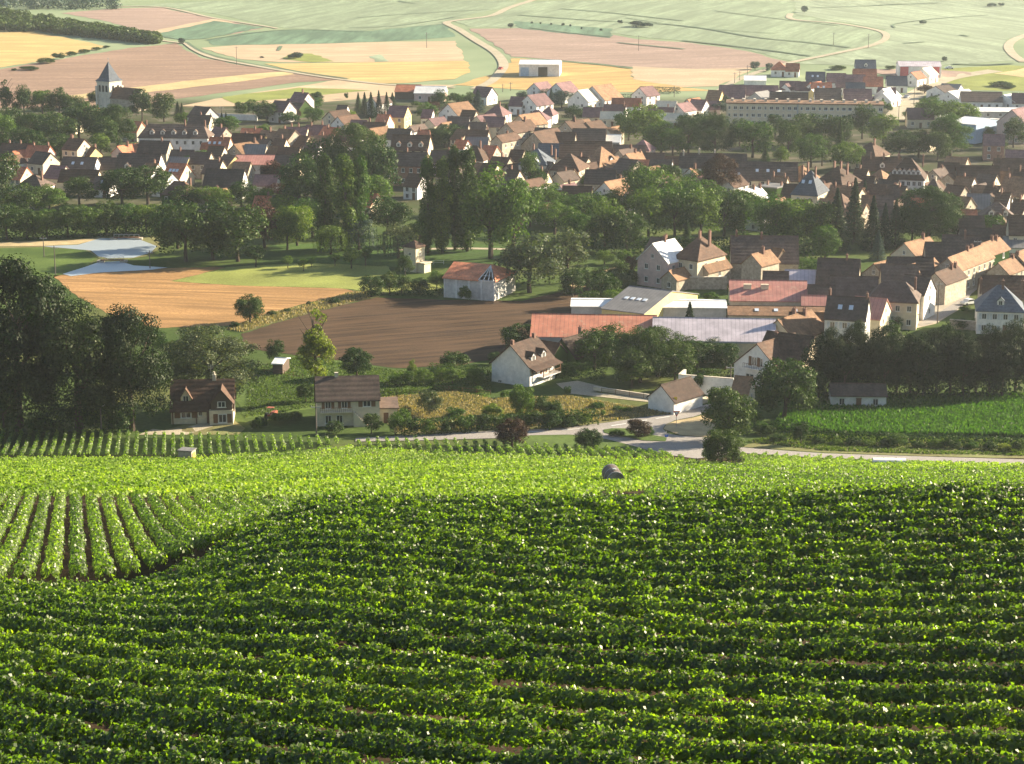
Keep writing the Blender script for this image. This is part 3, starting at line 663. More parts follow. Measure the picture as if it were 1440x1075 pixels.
def house(x, y, a, b, he, rot, roof='b', wall='c', hip=False, flat=False, ch=(), dorm=0, sky=0, pitch=.85, win_rows=None, near=None, name='house', label=None, desc=None,
          shut=None, chim='b', nwin=None, gwin=True, group=None, end=None, ov=.35, hk=.9, door=True, base=None, L=None, Wd=None):
    th = R(rot); fr = abs(rot) > 45
    if y < 300 and not label: he *= .9; pitch *= .94
    s = 4.5; Wm = b
    for _ in range(4):
        if fr: Wm = Wd or a / (s * abs(math.sin(th))); Lm = L or b
        else: Lm = L or a / (s * math.cos(th)); Wm = Wd or b
        rise = 0 if flat else Wm / 2 * pitch
        g = place_ridge(x, y, he + rise); s = scale_at(g)
    g.z = float(terr(g.x, g.y))
    lx = 0
    if fr and not hip: lx = -Lm / 2 if rot > 0 else Lm / 2
    c = g - Vector((math.cos(th) * lx, math.sin(th) * lx, 0)); c.z = float(terr(c.x, c.y))
    near = near if near is not None else c.y < 640
    root = empty(name, c, th)
    hl, hw = Lm / 2, Wm / 2; mb = MB()
    if flat or hip: mb.box(-hl, hl, -hw, hw, -1.2, he)
    else:
        z = he + rise
        vs = []
        for sx in (-hl, hl): vs += [(sx, -hw, -1.2), (sx, hw, -1.2), (sx, hw, he), (sx, 0, z), (sx, -hw, he)]
        mb.add(vs, [(0, 4, 3, 2, 1), (5, 6, 7, 8, 9), (0, 5, 9, 4), (1, 2, 7, 6), (0, 1, 6, 5)])
    wl = mb.build('wall', WALL[wall], root); mb = MB()
    tt = .2; go = .22
    if flat:
        mb.box(-hl - .2, hl + .2, -hw - .2, hw + .2, he + .003, he + .35)
    elif hip:
        rx = max(hl - hw * hk, .3); zt = he + rise + .05; e = ov
        vs = [(-hl - e, -hw - e, he - .12), (hl + e, -hw - e, he - .12), (hl + e, hw + e, he - .12), (-hl - e, hw + e, he - .12),
              (-hl - e, -hw - e, he + .06), (hl + e, -hw - e, he + .06), (hl + e, hw + e, he + .06), (-hl - e, hw + e, he + .06), (-rx, 0, zt), (rx, 0, zt)]
        mb.add(vs, [(0, 3, 2, 1), (0, 1, 5, 4), (1, 2, 6, 5), (2, 3, 7, 6), (3, 0, 4, 7), (4, 5, 9, 8), (5, 6, 9), (6, 7, 8, 9), (7, 4, 8)])
    else:
        zt = he + rise + .03 + tt; ze = zt - (hw + ov) * pitch
        pr = [(-(hw + ov), ze), (0, zt), (hw + ov, ze), (hw + ov, ze - tt), (0, zt - tt), (-(hw + ov), ze - tt)]
        n = len(pr); vs = [(-hl - go, q, z) for q, z in pr] + [(hl + go, q, z) for q, z in pr]
        mb.add(vs, [(n - 1 - i if False else i, (i + 1) % n, n + (i + 1) % n, n + i) for i in range(n)])
        for k, o2 in ((0, 1), (n, -1)):
            mb.poly([vs[k + i] for i in ((0, 1, 4, 5) if o2 < 0 else (5, 4, 1, 0))]); mb.poly([vs[k + i] for i in ((1, 2, 3, 4) if o2 < 0 else (4, 3, 2, 1))])
        mb.tube((-hl - go, 0, zt), (hl + go, 0, zt), .13, .13, 6)
    rf = mb.build('roof', ROOF[roof], root)
    rh = lambda q: he + (0 if flat else rise * (1 - abs(q) / hw))
    for cx in ch:
        cm = MB(); q = random.choice((0, .12, -.12)) * hw; z0 = he + rise * .55; z1 = he + rise + random.uniform(.9, 1.5); w, d = .24, .38
        cm.box(-w, w, -d, d, z0, z1); cm.box(-w - .06, w + .06, -d - .06, d + .06, z1 + .002, z1 + .12)
        for k in (-.2, .2): cm.tube((0, k, z1 + .12), (0, k, z1 + .5), .12, .10, 6)
        cm.build('chimney', M_brick if chim == 'b' else M_chw, rf, (cx * hl * .94, q, 0))
    if dorm:
        key = (roof, wall)
        if key not in DORM: DORM[key] = dormer_mesh(ROOF[roof], WALL['w'])
        slope = rise / hw; dz = rise * .22
        for i in range(dorm):
            o = link('dormer', DORM[key], root); o.location = ((i + .5) / dorm * 2 * hl * .9 - hl * .9 if not hip else (i + .5) / dorm * 2 * hl * .78 - hl * .78, -hw + dz / max(slope, .2) - .1, he + dz - .1)
            win(o, (0, 0, .72), 0, .85, 1.05, near)
    for i in range(sky):
        sm = MB(); q = -hw * .5; al = math.atan(pitch)
        sm.box(-.45, .45, -.6, .6, .02, .1)
        o = sm.build('skylight', M_sky, rf); o.location = ((i + .7) / (sky + .4) * 1.3 * hl - hl * .7, q, rh(q) + .03 + tt * 1.2); o.rotation_euler = (al, 0, 0)
    if win_rows is None: win_rows = 1 if he < 3.9 else 2 if he < 7.4 else 3
    wm = WALL[wall]
    ww, wh = (1.05, 1.35) if near else (1.1, 1.4)
    if win_rows:
        st_h = he / win_rows if win_rows > 1 else min(he, 3.2)
        nf = nwin if nwin is not None else max(2, min(6, int(Lm / 3.2)))
        for r in range(win_rows):
            zc = r * st_h + st_h * .55
            for i in range(nf):
                u = (i + .5) / nf * 2 * hl * .92 - hl * .92
                if door and r == 0 and i == nf // 2:
                    dm = MB(); dm.box(-.5, .5, -.07, .02, -.15, 2.1); dm.box(-.58, .58, -.05, .02, 2.1, 2.2)
                    dd = dm.build('door', M_door, root, (u, -hw, 0)); continue
                win(root, (u, -hw, zc), 0, ww, wh, near, shut)
            if gwin:
                side = 1 if rot <= 0 else -1
                ng = 2 if Wm > 8 else 1
                for i in range(ng): win(root, (side * hl, ((i + .5) / ng - .5) * Wm * .8, zc), math.pi / 2 * side, ww, wh, near, shut)
        if gwin and not hip and not flat and rise > 2.6:
            side = 1 if rot <= 0 else -1
            win(root, (side * hl, 0, he + rise * .3), math.pi / 2 * side, .8, 1.0, near)
    cat = {'house': 'house', 'barn': 'barn', 'shed': 'shed', 'warehouse': 'warehouse', 'terrace_house': 'house', 'villa': 'villa'}.get(name, name.replace('_', ' '))
    tag(root, label, cat, group)
    cx, cy = topix(c + Vector((0, 0, he)))
    if label: pass
    else: AUTO.append((root, desc or f"{WALLW[wall]} {name.replace('_', ' ')} with {ROOFW[roof]} roof", cx, cy))
    root['_hl'] = hl; root['_hw'] = hw; root['_he'] = he; root['_rise'] = rise
    BLD.append(root)
    return root

# ------------------------------------------------------------------ the town: ridge (or gable apex) pixel, width seen, depth, eaves, turn
def D(**k): return k
TOWN = [
 # far left quarter
 (25,203,45,8,4.5,-10,'b','s',D(ch=(-.6,.2))), (55,206,32,8,5,-14,'r','k',D(ch=(-.5,.9))), (18,214,22,12,4,55,'r','k',D()), (61,215,24,8,4,-32,'d','c',D()),
 (-2,223,20,10,4,58,'b','w',D()), (108,196,24,8,6.5,-30,'b','c',D(ch=(-.9,-.6))), (128,208,15,6,4,-34,'b','y',D(ch=(.8,))),
 (113,222,48,9,4.5,-8,'d','w',D(sky=2)), (113,240,54,8,3.2,-7,'b','c',D(name='terrace_house')), (48,246,40,9,3.6,-14,'d','w',D(hip=True,ch=(.6,))),
 (62,267,30,6,2.8,-20,'d','y',D()), (147,249,24,8,3,-10,'d','w',D(sky=1)), (155,223,32,8,4,-10,'d','c',D()),
 (197,217,60,11,4,-9,'d','w',D(dorm=2,pitch=1.05)), (165,207,20,9,4.5,54,'r','k',D(ch=(0,))), (188,172,24,8,4,-20,'r','s',D()), (130,152,20,9,3.5,-35,'r','s',D()),
 (218,199,42,9,4.5,-8,'d','s',D(ch=(.5,))), (192,203,16,9,5,52,'b','s',D()), (100,164,22,8,3.5,-10,'r','c',D()),
 # second quarter
 (258,190,26,12,5,52,'d','w',D(ch=(.2,))), (305,194,38,9,4,-8,'r','c',D(sky=3,ch=(.5,))), (285,151,24,9,4.5,-36,'d','g',D()), (397,143,22,9,5,-30,'u','g',D()),
 (424,131,20,8,7,-30,'u','g',D(ch=(.3,))), (417,141,26,8,4,-34,'d','i',D(gwin=False,nwin=0)), (463,158,20,10,4.5,52,'b','c',D()), (475,165,20,10,4.5,50,'b','w',D()),
 (354,182,28,8,4.5,-8,'r','c',D(ch=(.4,))), (350,189,46,9,4.5,-12,'b','y',D()), (380,185,24,10,4.5,-38,'t','c',D(ch=(.2,))), (404,183,24,11,5.5,-38,'t','s',D(ch=(-.5,))),
 (329,204,24,11,4.5,52,'t','s',D(ch=(.8,))), (360,204,30,8,4,-8,'g','s',D()), (387,207,16,8,4,-25,'t','c',D()), (407,208,30,9,4.5,-12,'b','c',D()),
 (405,219,34,10,5.5,-10,'d','c',D(nwin=0,win_rows=1)), (323,219,18,7,4.5,-40,'d','y',D()), (283,215,28,8,5.5,-12,'d','s',D(nwin=2)),
 (257,212,32,8,5,-8,'d','s',D(ch=(-.2,))), (252,222,28,9,3.5,-16,'g','y',D()), (250,231,26,10,3.5,-20,'r','c',D(sky=3)), (317,239,54,10,4.2,-8,'d','w',D(nwin=2,pitch=1.0)),
 (375,247,32,7,3,-8,'u','g',D(nwin=1)), (252,255,36,9,5.5,-14,'b','i',D(hip=True,hk=.5,ch=(.95,),nwin=3)), (280,272,18,11,4,50,'t','s',D(ch=(.3,))),
 (372,277,26,7,3,-10,'r','c',D(ch=(.4,))), (403,276,38,8,3,-6,'d','x',D(nwin=0,gwin=False)), (445,177,28,8,5,-14,'u','c',D(ch=(-.5,.6))), (466,180,22,9,4.5,-34,'r','c',D(ch=(-.3,))),
 (418,180,30,8,4.5,-10,'u','c',D(ch=(-.6,.1))), (425,192,20,8,4.5,-30,'b','s',D()), (282,163,30,7,4,-8,'d','c',D(ch=(0,))), (305,207,22,8,4,-15,'b','c',D()),
 # third quarter
 (482,149,14,9,4.5,-12,'d','w',D()), (523,138,15,9,5.5,50,'d','w',D()), (561,150,25,9,6,-16,'u','y',D(nwin=2)), (630,147,27,12,4.5,50,'t','w',D()),
 (645,165,30,8,5.5,-6,'d','g',D(nwin=2)), (670,164,22,10,5.5,48,'u','c',D()), (695,165,30,8,5,-8,'u','c',D()), (681,123,22,9,4,-30,'u','w',D()), (700,148,25,9,4.5,-24,'u','w',D(hip=True,hk=.7,ch=(.3,))),
 (576,178,12,8,4,50,'d','w',D()), (579,191,52,10,4.5,-9,'b','c',D(dorm=3,pitch=.95,ch=(1,))), (577,215,48,9,7.5,-12,'d','b',D(ch=(-.2,1),shut=None,nwin=4)), (622,213,30,8,5,-12,'d','c',D(ch=(.6,))),
 (637,219,36,13,4.5,-12,'d','c',D(hip=True,hk=.6,pitch=1.0)), (585,246,20,8,4.5,-24,'b','w',D(nwin=2)), (668,205,36,11,5,-16,'b','w',D(hip=True,hk=.7,ch=(.4,),nwin=3)),
 (645,212,24,8,3.5,-30,'c','c',D(nwin=0)), (672,184,30,9,5.5,-12,'b','s',D(ch=(.9,))), (672,194,30,8,4,-8,'g','s',D()), (646,175,26,8,5,-10,'d','s',D()),
 (621,174,18,10,4.5,52,'t','s',D()), (596,184,15,8,4.5,-10,'r','k',D(ch=(-.8,))), (651,183,16,8,4.5,-40,'t','c',D()), (671,173,26,8,5,-8,'d','s',D(ch=(.8,))),
 (712,174,24,14,7.5,52,'b','s',D(ch=(.5,))), (698,192,16,12,7.5,56,'b','s',D(ch=(.2,))), (527,173,32,8,4.5,-10,'b','s',D(ch=(-.5,.9))), (562,182,32,8,4.5,-10,'d','w',D()),
 (677,231,24,9,3.5,-20,'t','c',D(ch=(-.9,))), (521,273,20,8,3.5,-30,'r','c',D()), (690,231,20,9,4,-30,'b','c',D()), (505,170,22,8,4,-14,'u','g',D()), (602,155,14,7,4,-12,'u','w',D()),
 # fourth: old town centre
 (751,118,20,10,4.5,54,'u','w',D()), (782,118,25,11,5,54,'u','w',D()), (813,128,28,10,4,52,'c','w',D()), (833,122,34,13,4,50,'t','w',D()),
 (899,124,20,9,4.5,48,'u','w',D()), (913,126,20,7,3.5,-8,'u','w',D()), (742,135,25,11,4.5,50,'u','w',D()), (728,137,18,8,4,-15,'u','w',D()), (755,155,34,9,4,-12,'u','w',D(hip=True,nwin=3)),
 (772,150,18,8,4,-18,'u','w',D(hip=True)), (834,152,26,8,3.2,-8,'u','c',D()), (881,139,40,7,3,-6,'r','w',D(nwin=3)), (865,148,30,8,4,-12,'u','w',D(ch=(-.8,.9))), (862,158,34,6,3.5,-8,'c','c',D()),
 (929,152,36,8,4,-8,'u','w',D(ch=(-.7,.6))), (952,147,18,9,4,50,'u','w',D()), (938,143,26,9,4,-20,'c','w',D(nwin=2)), (945,160,44,6,3.4,-6,'c','w',D(nwin=4)),
 (730,163,25,12,5,50,'t','s',D()), (750,187,40,16,3.5,57,'b','s',D(pitch=1.0)), (768,181,30,9,4.5,-10,'d','s',D()), (795,187,28,9,4.5,-8,'b','s',D()), (795,172,24,10,4.5,50,'b','s',D(ch=(0,))),
 (829,182,46,10,4.5,-6,'d','s',D(nwin=3)), (824,173,20,9,4,50,'b','s',D()), (807,171,18,9,4,50,'t','s',D()), (857,190,32,9,4,-8,'w','g',D(name='warehouse',pitch=.5,nwin=0,gwin=False)),
 (853,181,14,8,5,52,'t','c',D()), (824,200,72,12,4.5,-4,'b','s',D(nwin=3)), (845,206,30,14,4,-40,'t','s',D(hip=True,pitch=1.0)), (885,205,44,9,4,-6,'d','s',D()), (904,197,26,8,4.5,-20,'u','k',D(hip=True)),
 (884,208,18,7,3.5,-8,'r','k',D()), (755,209,38,11,6.5,-16,'s','w',D(hip=True,dorm=1,ch=(-.3,1.1),nwin=4,shut='g',name='villa',label='slate-roofed white villa with a gabled front and tall chimneys'))
 , (775,203,34,9,5,-6,'s','c',D()), (801,216,40,12,6,-18,'b','s',D(hip=True,hk=.8,ch=(-1,),nwin=3)), (766,228,22,9,4,-38,'d','t' if 0 else 's',D(gwin=False)), (843,225,22,10,4,50,'t','s',D()), (853,220,14,7,4.5,-36,'d','w',D(nwin=0)),
 (884,225,24,10,6.5,-38,'d','s',D(nwin=2,ch=())), (880,218,26,9,5.5,52,'t','s',D(ch=(.2,))), (845,240,42,9,4,-8,'d','s',D(nwin=2)), (915,216,38,9,4.5,-8,'d','s',D(ch=(-.8,))), (930,225,30,9,4.5,-12,'d','w',D()),
 (946,221,20,8,4,-10,'b','k',D()), (943,237,26,8,3.5,-10,'b','s',D()), (949,240,22,10,3.8,50,'t','s',D()), (812,263,40,9,4.2,-8,'b','t' if 0 else 'c',D(nwin=2)), (775,269,32,7,3.2,-6,'b','c',D(nwin=2)),
 (850,257,30,11,4,50,'t','w',D(ch=(.6,),label='white gabled house with tan roof and twin chimneys beside a leafy garden')), (881,272,20,8,4,46,'d','w',D()), (764,289,24,9,3.5,52,'b','s',D()), (772,284,32,7,3,-8,'b','c',D()), (833,279,22,7,3,-8,'r','c',D()), (870,285,20,6,2.8,-10,'b','s',D()),
 (797,238,20,8,3.5,-30,'t','s',D()), (818,232,16,8,4,48,'b','s',D()), (728,212,18,8,4,-20,'b','s',D()), (738,222,14,7,4,50,'b','s',D()), (705,222,24,9,4,-30,'b','s',D(ch=(0,))), (712,233,22,8,3.6,50,'b','s',D()),
 # fifth
 (1003,217,92,9,7,-6,'d','w',D(ch=(-.95,-.45,.05),chim='w',nwin=6,label='long white terrace with dark roof and white party walls',name='terrace_house')), (970,238,24,10,4.5,50,'t','w',D(ch=(-.6,))),
 (1082,229,78,12,5,-6,'d','c',D(sky=3,nwin=4)), (1040,237,30,9,4.5,-8,'d','w',D(sky=1)), (1127,233,34,11,4.5,-30,'t','c',D(ch=(.6,),hip=True)), (1140,240,34,12,6,-24,'s','c',D(hip=True,pitch=1.1,hk=.75,ch=(-.6,.4),sky=2,nwin=2,label='stone house with steep slate roof and bright white slope')),
 (1179,234,34,12,6.5,-38,'b','s',D(hip=True,ch=(-.4,.2,.8),nwin=2)), (1097,249,20,8,5,-20,'t','s',D(ch=(-.9,.7))), (1088,262,24,8,6.5,-34,'g','i',D(flat=True,nwin=0,ch=(-.6,.8))), (1045,268,26,9,4.5,50,'w','w',D(ch=(.1,.9))),
 (1079,284,24,9,4.5,50,'t','w',D(ch=(.3,))), (1060,292,24,9,4.5,48,'s','w',D()), (1182,272,28,10,4.5,-30,'b','i',D(hip=True)), (1199,264,24,9,5,-38,'t','c',D(ch=(-.5,))), (1130,282,22,8,3.6,-10,'b','s',D()), (1165,281,20,8,4,-24,'t','s',D()),
 # sixth: right quarter
 (1277,222,48,12,7.5,-14,'b','w',D(hip=True,hk=.75,dorm=6,nwin=6,ch=(.9,),pitch=1.0,label='big white house with hipped brown roof and a line of six dormers')), (1240,222,54,9,6,-5,'b','i',D(ch=(-.6,.1,.9),dorm=1,nwin=0)), (1225,200,30,11,5,-36,'b','c',D(hip=True,ch=(.3,))),
 (1238,239,28,10,4,-36,'t','c',D(hip=True)), (1250,254,24,9,4.5,-34,'d','s',D()), (1272,247,18,9,4.5,52,'t','c',D()), (1226,260,38,11,4,-14,'b','s',D()), (1313,252,28,10,4.5,-16,'d','s',D(hip=True,pitch=1)), (1333,246,22,16,4.5,56,'t','s',D(ch=(.2,.7),chim='w')),
 (1375,234,58,11,5,-7,'b','s',D(nwin=1)), (1334,230,28,9,4.5,-10,'b','s',D()), (1346,222,26,9,4.5,-30,'t','s',D()), (1425,224,52,12,5,-8,'b','s',D(ch=(-.7,))), (1389,246,22,9,4.5,-32,'d','c',D()), (1432,250,30,12,4.5,-36,'t','s',D(ch=(-.7,))),
 (1381,262,18,9,4,-32,'t','s',D()), (1376,274,30,9,4,-12,'g','s',D()), (1366,263,18,9,4,50,'d','s',D()), (1403,284,48,11,4.5,-8,'d','w',D(hip=True,dorm=2,ch=(.8,),nwin=3)), (1234,276,42,9,4,-8,'d','s',D()), (1256,284,14,8,4,50,'b','c',D()),
 (1203,264,22,9,4,-34,'t','c',D(ch=(-.3,))), (1206,287,22,9,4,-34,'t','s',D(ch=(0,))), (1281,270,28,9,4,-12,'b','s',D()), (1356,278,16,9,4,-40,'t','s',D()), (1372,282,12,7,4,50,'t','s',D()), (1300,259,18,9,4,50,'b','s',D(ch=(.4,),chim='w')), (1398,262,16,9,5,-38,'b','s',D(ch=(0,))),
 (1240,292,30,9,4,-8,'d','c',D(nwin=2)), (1420,262,20,9,4.5,50,'t','s',D(ch=(.3,))), (1222,249,16,8,4,-30,'b','s',D()), (1345,262,20,10,4,-40,'b','s',D()), (1322,272,22,9,4,-14,'b','s',D()), (1335,289,26,9,3.6,-8,'d','s',D()), (1362,296,22,8,3.4,-6,'r','c',D()),
 (1398,190,28,8,6,-10,'u','b',D()), (1423,155,34,12,7.5,52,'u','k',D(nwin=3,label='pink gabled house with pairs of tall windows')), (1294,153,36,9,4,-5,'u','c',D()), (1428,212,26,9,4,-10,'u','c',D()), (1302,185,20,8,4,-30,'u','c',D(hip=True)),
 # white modern houses and estate on the rise
 (1325,121,22,10,3.5,40,'d','w',D(pitch=.5)), (1338,119,24,9,3.5,-28,'g','w',D(pitch=.5)), (1348,128,34,12,3.2,42,'w','w',D(pitch=.5)), (1380,130,56,12,3.8,-8,'d','w',D(pitch=.6)), (1422,133,26,11,3.8,44,'w','w',D(pitch=.5)), (1436,132,24,9,3.5,-10,'u','w',D()),
 (1030,121,36,10,3.6,-8,'u','w',D(pitch=1)), (1067,121,54,9,3.6,-5,'u','w',D(nwin=4)), (1006,128,18,9,3.5,-22,'t','y',D()), (1104,119,15,9,3.8,54,'u','w',D()), (1117,118,14,9,3.8,54,'u','w',D()), (1111,115,28,8,3.8,-6,'u','w',D()), (1130,116,22,8,4,-6,'u','w',D()), (1139,118,19,10,4,54,'r','w',D()), (1155,117,28,9,4,-5,'r','w',D(sky=2)),
 (1096,130,26,9,3.4,-6,'d','w',D()), (1121,131,30,9,3.4,-6,'d','w',D()), (1141,127,16,9,3.6,54,'c','y',D()), (1164,125,36,10,3.6,-5,'d','w',D(nwin=4)), (1062,131,26,10,3.2,52,'g','g',D(pitch=.7)), (1083,131,16,9,3.2,52,'w','w',D()),
 (1147,102,26,9,4,-6,'s','w',D(sky=2)), (1176,104,26,9,4,-6,'u','w',D(nwin=3)), (1202,106,28,9,4,-6,'u','w',D()), (1203,117,26,9,3.6,-6,'s','w',D()), (1217,85,28,9,4.5,-5,'s','w',D(dorm=1)), (1216,98,32,10,4,-5,'r','w',D()), (1228,109,26,9,4,-6,'r','w',D()), (1206,126,38,10,3.6,-5,'u','w',D(nwin=4)),
 (1207,131,18,8,3.2,54,'u','w',D()), (1096,87,22,9,3.4,-6,'r','w',D(hip=True,nwin=2)), (1115,90,18,8,3,-10,'r','w',D()), (1062,107,30,12,3.2,-6,'w','w',D(pitch=.3,name='warehouse',nwin=0,gwin=False)), (1261,108,28,9,3.6,-5,'s','w',D()), (1281,103,16,9,4,52,'r','w',D()), (1297,97,18,9,4.2,52,'c','w',D()), (1247,124,24,9,3.6,-6,'u','w',D()), (1241,126,22,9,3.8,52,'w','w',D()), (1242,132,20,8,3.0,52,'w','w',D()),
 (967,141,18,9,3.5,54,'r','w',D()), (983,141,20,9,3.2,-30,'u','w',D()), (1000,143,26,7,3,-6,'u','k',D()), (1188,112,24,8,3.8,-6,'u','w',D()),
 # lower right: the near quarter
 (1075,333,92,13,4.8,-4,'d','s',D(nwin=0,gwin=False,ch=(-.9,-.1),label='very long dark-tiled barn with one tan gable end before the trees',name='barn')), (1088,350,22,9,4,-40,'t','x',D(nwin=0,gwin=False,hip=False)),
 (931,336,28,8,5.5,-34,'d','c',D(ch=(.4,))), (985,332,30,12,7,-40,'b','c',D(hip=True,ch=(.1,.7),nwin=2,label='tall square house with hipped brown roof and yellow side wall')),
 (918,344,40,9,6.5,50,'w','k',D(nwin=2,ch=(.1,),pitch=.9,label='pink house with white roof lit by the sun')), (941,382,20,8,3,50,'t','s',D(nwin=0)),
 (1057,359,25,8,6.5,50,'t','s',D(nwin=0,gwin=False,ch=(.1,),label='narrow stone tower-house with tan roof')), (978,359,34,10,4,50,'t','s',D(nwin=1,pitch=1.0,ch=(.1,),label='half-ruined stone house with patched gable')),
 (1180,365,56,12,4.2,-12,'d','t' if 0 else 'c',D(nwin=2,ch=(.4,))), (1229,372,28,12,4,48,'t','s',D(nwin=1)), (1265,373,50,10,4.2,-6,'d','s',D(nwin=0)), (1279,374,30,12,4.2,50,'t','c',D(nwin=1)),
 (1201,390,64,12,4.4,-8,'d','c',D(nwin=2)), (1258,396,66,10,6.2,-14,'d','c',D(hip=True,hk=.6,pitch=.75,nwin=4,ch=(.9,),label='long cream house with dark hipped roof at the street corner')), (1291,389,32,8,6,-30,'d','w',D(nwin=1)),
 (1315,385,26,12,5,54,'b','s',D(nwin=0,gwin=True,ch=(.4,.8))), (1333,364,30,22,6,56,'t','s',D(nwin=6,ch=(.1,.45),shut=None,label='tall street house with long tan roof slope and chimneys')), (1280,363,62,9,4.5,-4,'d','s',D(nwin=0)), (1272,343,32,12,4.2,48,'t','c',D(nwin=0,ch=(.5,))),
 (1318,342,32,10,4.5,-6,'d','s',D(nwin=0)), (1352,332,50,13,5,-10,'d','i',D(nwin=0,ch=(.2,))), (1374,346,26,14,5,54,'t','i',D(nwin=2,ch=(.3,.6))),
 (1412,389,62,10,4.5,-5,'b','s',D(nwin=0)), (1404,371,26,13,4.5,54,'t','s',D(ch=(.3,.7))), (1428,357,30,14,5,54,'t','s',D(ch=(.2,.6))), (1403,299,36,11,3.6,-12,'b','w',D(hip=True,ch=(.4,),nwin=3,dorm=1)), (1366,305,34,9,3.6,-6,'d','s',D(nwin=0)),
 (1434,304,30,10,6.5,-8,'b','c',D(nwin=2)), (1426,334,28,10,3.6,-8,'g','w',D(nwin=2,pitch=.4)), (1385,322,70,6,3,-3,'d','s',D(nwin=0)), (1410,318,26,8,3.4,-10,'b','s',D(nwin=1)),
 (1155,402,36,8,4.4,-4,'d','c',D(nwin=0)), (1148,417,40,9,3.6,-6,'p','c',D(nwin=0,pitch=.5,name='shed')), (1225,420,40,10,4.6,-24,'p','c',D(nwin=1,pitch=.7)), (1140,441,58,8,3.4,-5,'b','c',D(nwin=2)),
 (1193,419,54,9,8.4,-16,'d','w',D(nwin=3,sky=2,shut='g',ch=(-1,.98),label='three-storey white house with pale shutters and dark roof')),
 (1094,451,44,13,4.4,50,'t','c',D(nwin=0,ch=(.1,.5),label='cream gabled house with round-topped blue window under tan roof')), (1117,452,22,12,3.6,52,'t','c',D(nwin=0)),
 (1065,485,58,13,3.8,48,'b','w',D(nwin=0,gwin=False,ch=(.15,),label='white gabled house with balcony and steep brown roof')), (1112,471,60,12,4.4,-32,'b','c',D(nwin=0,hip=False,gwin=False)),
 (1126,381,42,10,3.6,-6,'l','g',D(nwin=0,gwin=False,pitch=.55,name='shed',label='low shed with pale blue corrugated roof')), (1091,383,34,8,3.2,-6,'d','s',D(nwin=0,gwin=False,name='shed')),
]
for e in TOWN:
    x, y, a, b, he, rot, rf, wl, k = e
    house(x, y, a, b, he, rot, rf, wl, **k)

# smaller roofs packed between them
rr = random.Random(5)
for x, y in ((1020,252),(1112,260),(1150,262),(1000,262),(1168,252),(1212,238),(1292,242),(1312,240),(1358,250),(1410,242),(1438,240),(692,247),(716,250),(737,255),(762,242),(783,244),(861,238),(905,238),(926,250),(960,256),(981,250),(302,226),(341,229),(232,243),(181,234),(214,231),(82,234),(30,236),(432,214),(440,202),(455,192),(482,184),(500,192),(540,162),(603,168),(660,156),(1262,262),(1245,268),(1290,280),(1312,284),(1340,276),(1392,274),(1412,272),(1436,282),(1180,262),(1222,276),(820,222),(870,212),(905,226),(787,262),(722,240),(650,198),(690,206),(520,182),(310,180),(330,192),(372,196),(395,196)):
    k = rr.random(); fr_ = k > .6
    house(x, y, rr.uniform(15, 24), rr.uniform(7, 9.5), rr.uniform(3.6, 5), rr.uniform(48, 55) if fr_ else rr.uniform(-34, -8), rr.choice('bbbttudr'), rr.choice('scswc'), ch=(rr.uniform(-.8, .8),) if rr.random() > .3 else ())

# ------------------------------------------------------------------ the buildings people would name
house(247, 175, 98, 10, 7.2, -4, 'd', 'w', hip=True, hk=.5, dorm=5, nwin=8, ch=(-.9, .3, .9), label='long white mansion with dark roof and a line of small dormers', name='house')
house(680, 375, 78, 15, 6.4, -15, 'r', 'g', win_rows=0, pitch=.62, name='barn', ch=(), label='grey barn with red roof, white posts and open gable') if 0 else None
house(575, 120, 34, 12, 3.4, -6, 'r', 'x', pitch=.4, win_rows=0, name='barn', label='open farm shed with red roof at the edge of the fields')
house(606, 122, 42, 12, 3.6, -6, 'w', 'k', pitch=.4, nwin=3, name='barn', label='pale pink farm building with whitish roof at the field edge')
house(760, 85, 56, 16, 5.5, -5, 'w', 'w', pitch=.18, nwin=0, gwin=False, name='warehouse', label='white farm hangar with dark doorway standing alone among fields')
house(1292, 87, 58, 14, 5, -4, 'l', 'w', pitch=.25, nwin=0, gwin=False, name='warehouse', label='long white hall with red end panels under the green slope')
house(1375, 166, 30, 22, 7, -40, 'w', 'a', pitch=.12, win_rows=0, name='warehouse', label='blue-walled warehouse with white roof behind big trees')
house(1395, 152, 110, 14, 5, -4, 'w', 'g', pitch=.12, nwin=6, gwin=False, name='warehouse', label='long low grey warehouse with white roof edge')
house(1330, 160, 60, 10, 4, -4, 'w', 'w', pitch=.2, nwin=4, gwin=False, name='warehouse', label='low white workshop beside the wide street')
house(1398, 173, 30, 10, 4.5, -10, 'w', 'g', flat=True, nwin=3, name='house', label='grey flat-roofed annex beside the pink gabled house')
# pink-and-lavender halls, yellow hall, cream hall
wh = dict(win_rows=0, name='warehouse')
house(836, 444, 172, 15, 4.6, -4, 'q', 'g', pitch=.42, label='long grey hall with faded red sheet roof', **wh)
house(1004, 449, 168, 15, 4.6, -4, 'l', 'c', pitch=.42, label='long hall with lavender sheet roof behind a dark conifer', **wh)
house(1080, 396, 106, 15, 4.6, -4, 'p', 'y' if 0 else 'c', pitch=.42, label='cream hall with purplish sheet roof and two roof vents', **wh)
house(915, 407, 56, 26, 4.4, -32, 'g', 'y', pitch=.22, sky=4, label='yellow-walled hall with dark grey roof and white rooflights', **wh)
house(912, 424, 215, 9, 4.2, -3, 'w', 'g', pitch=.12, label='long low grey building with flat white roof', **wh)
house(1094, 432, 140, 8, 3.2, -3, 't', 'c', pitch=.3, sky=3, label='low building with long orange roof behind the lavender hall', **wh)

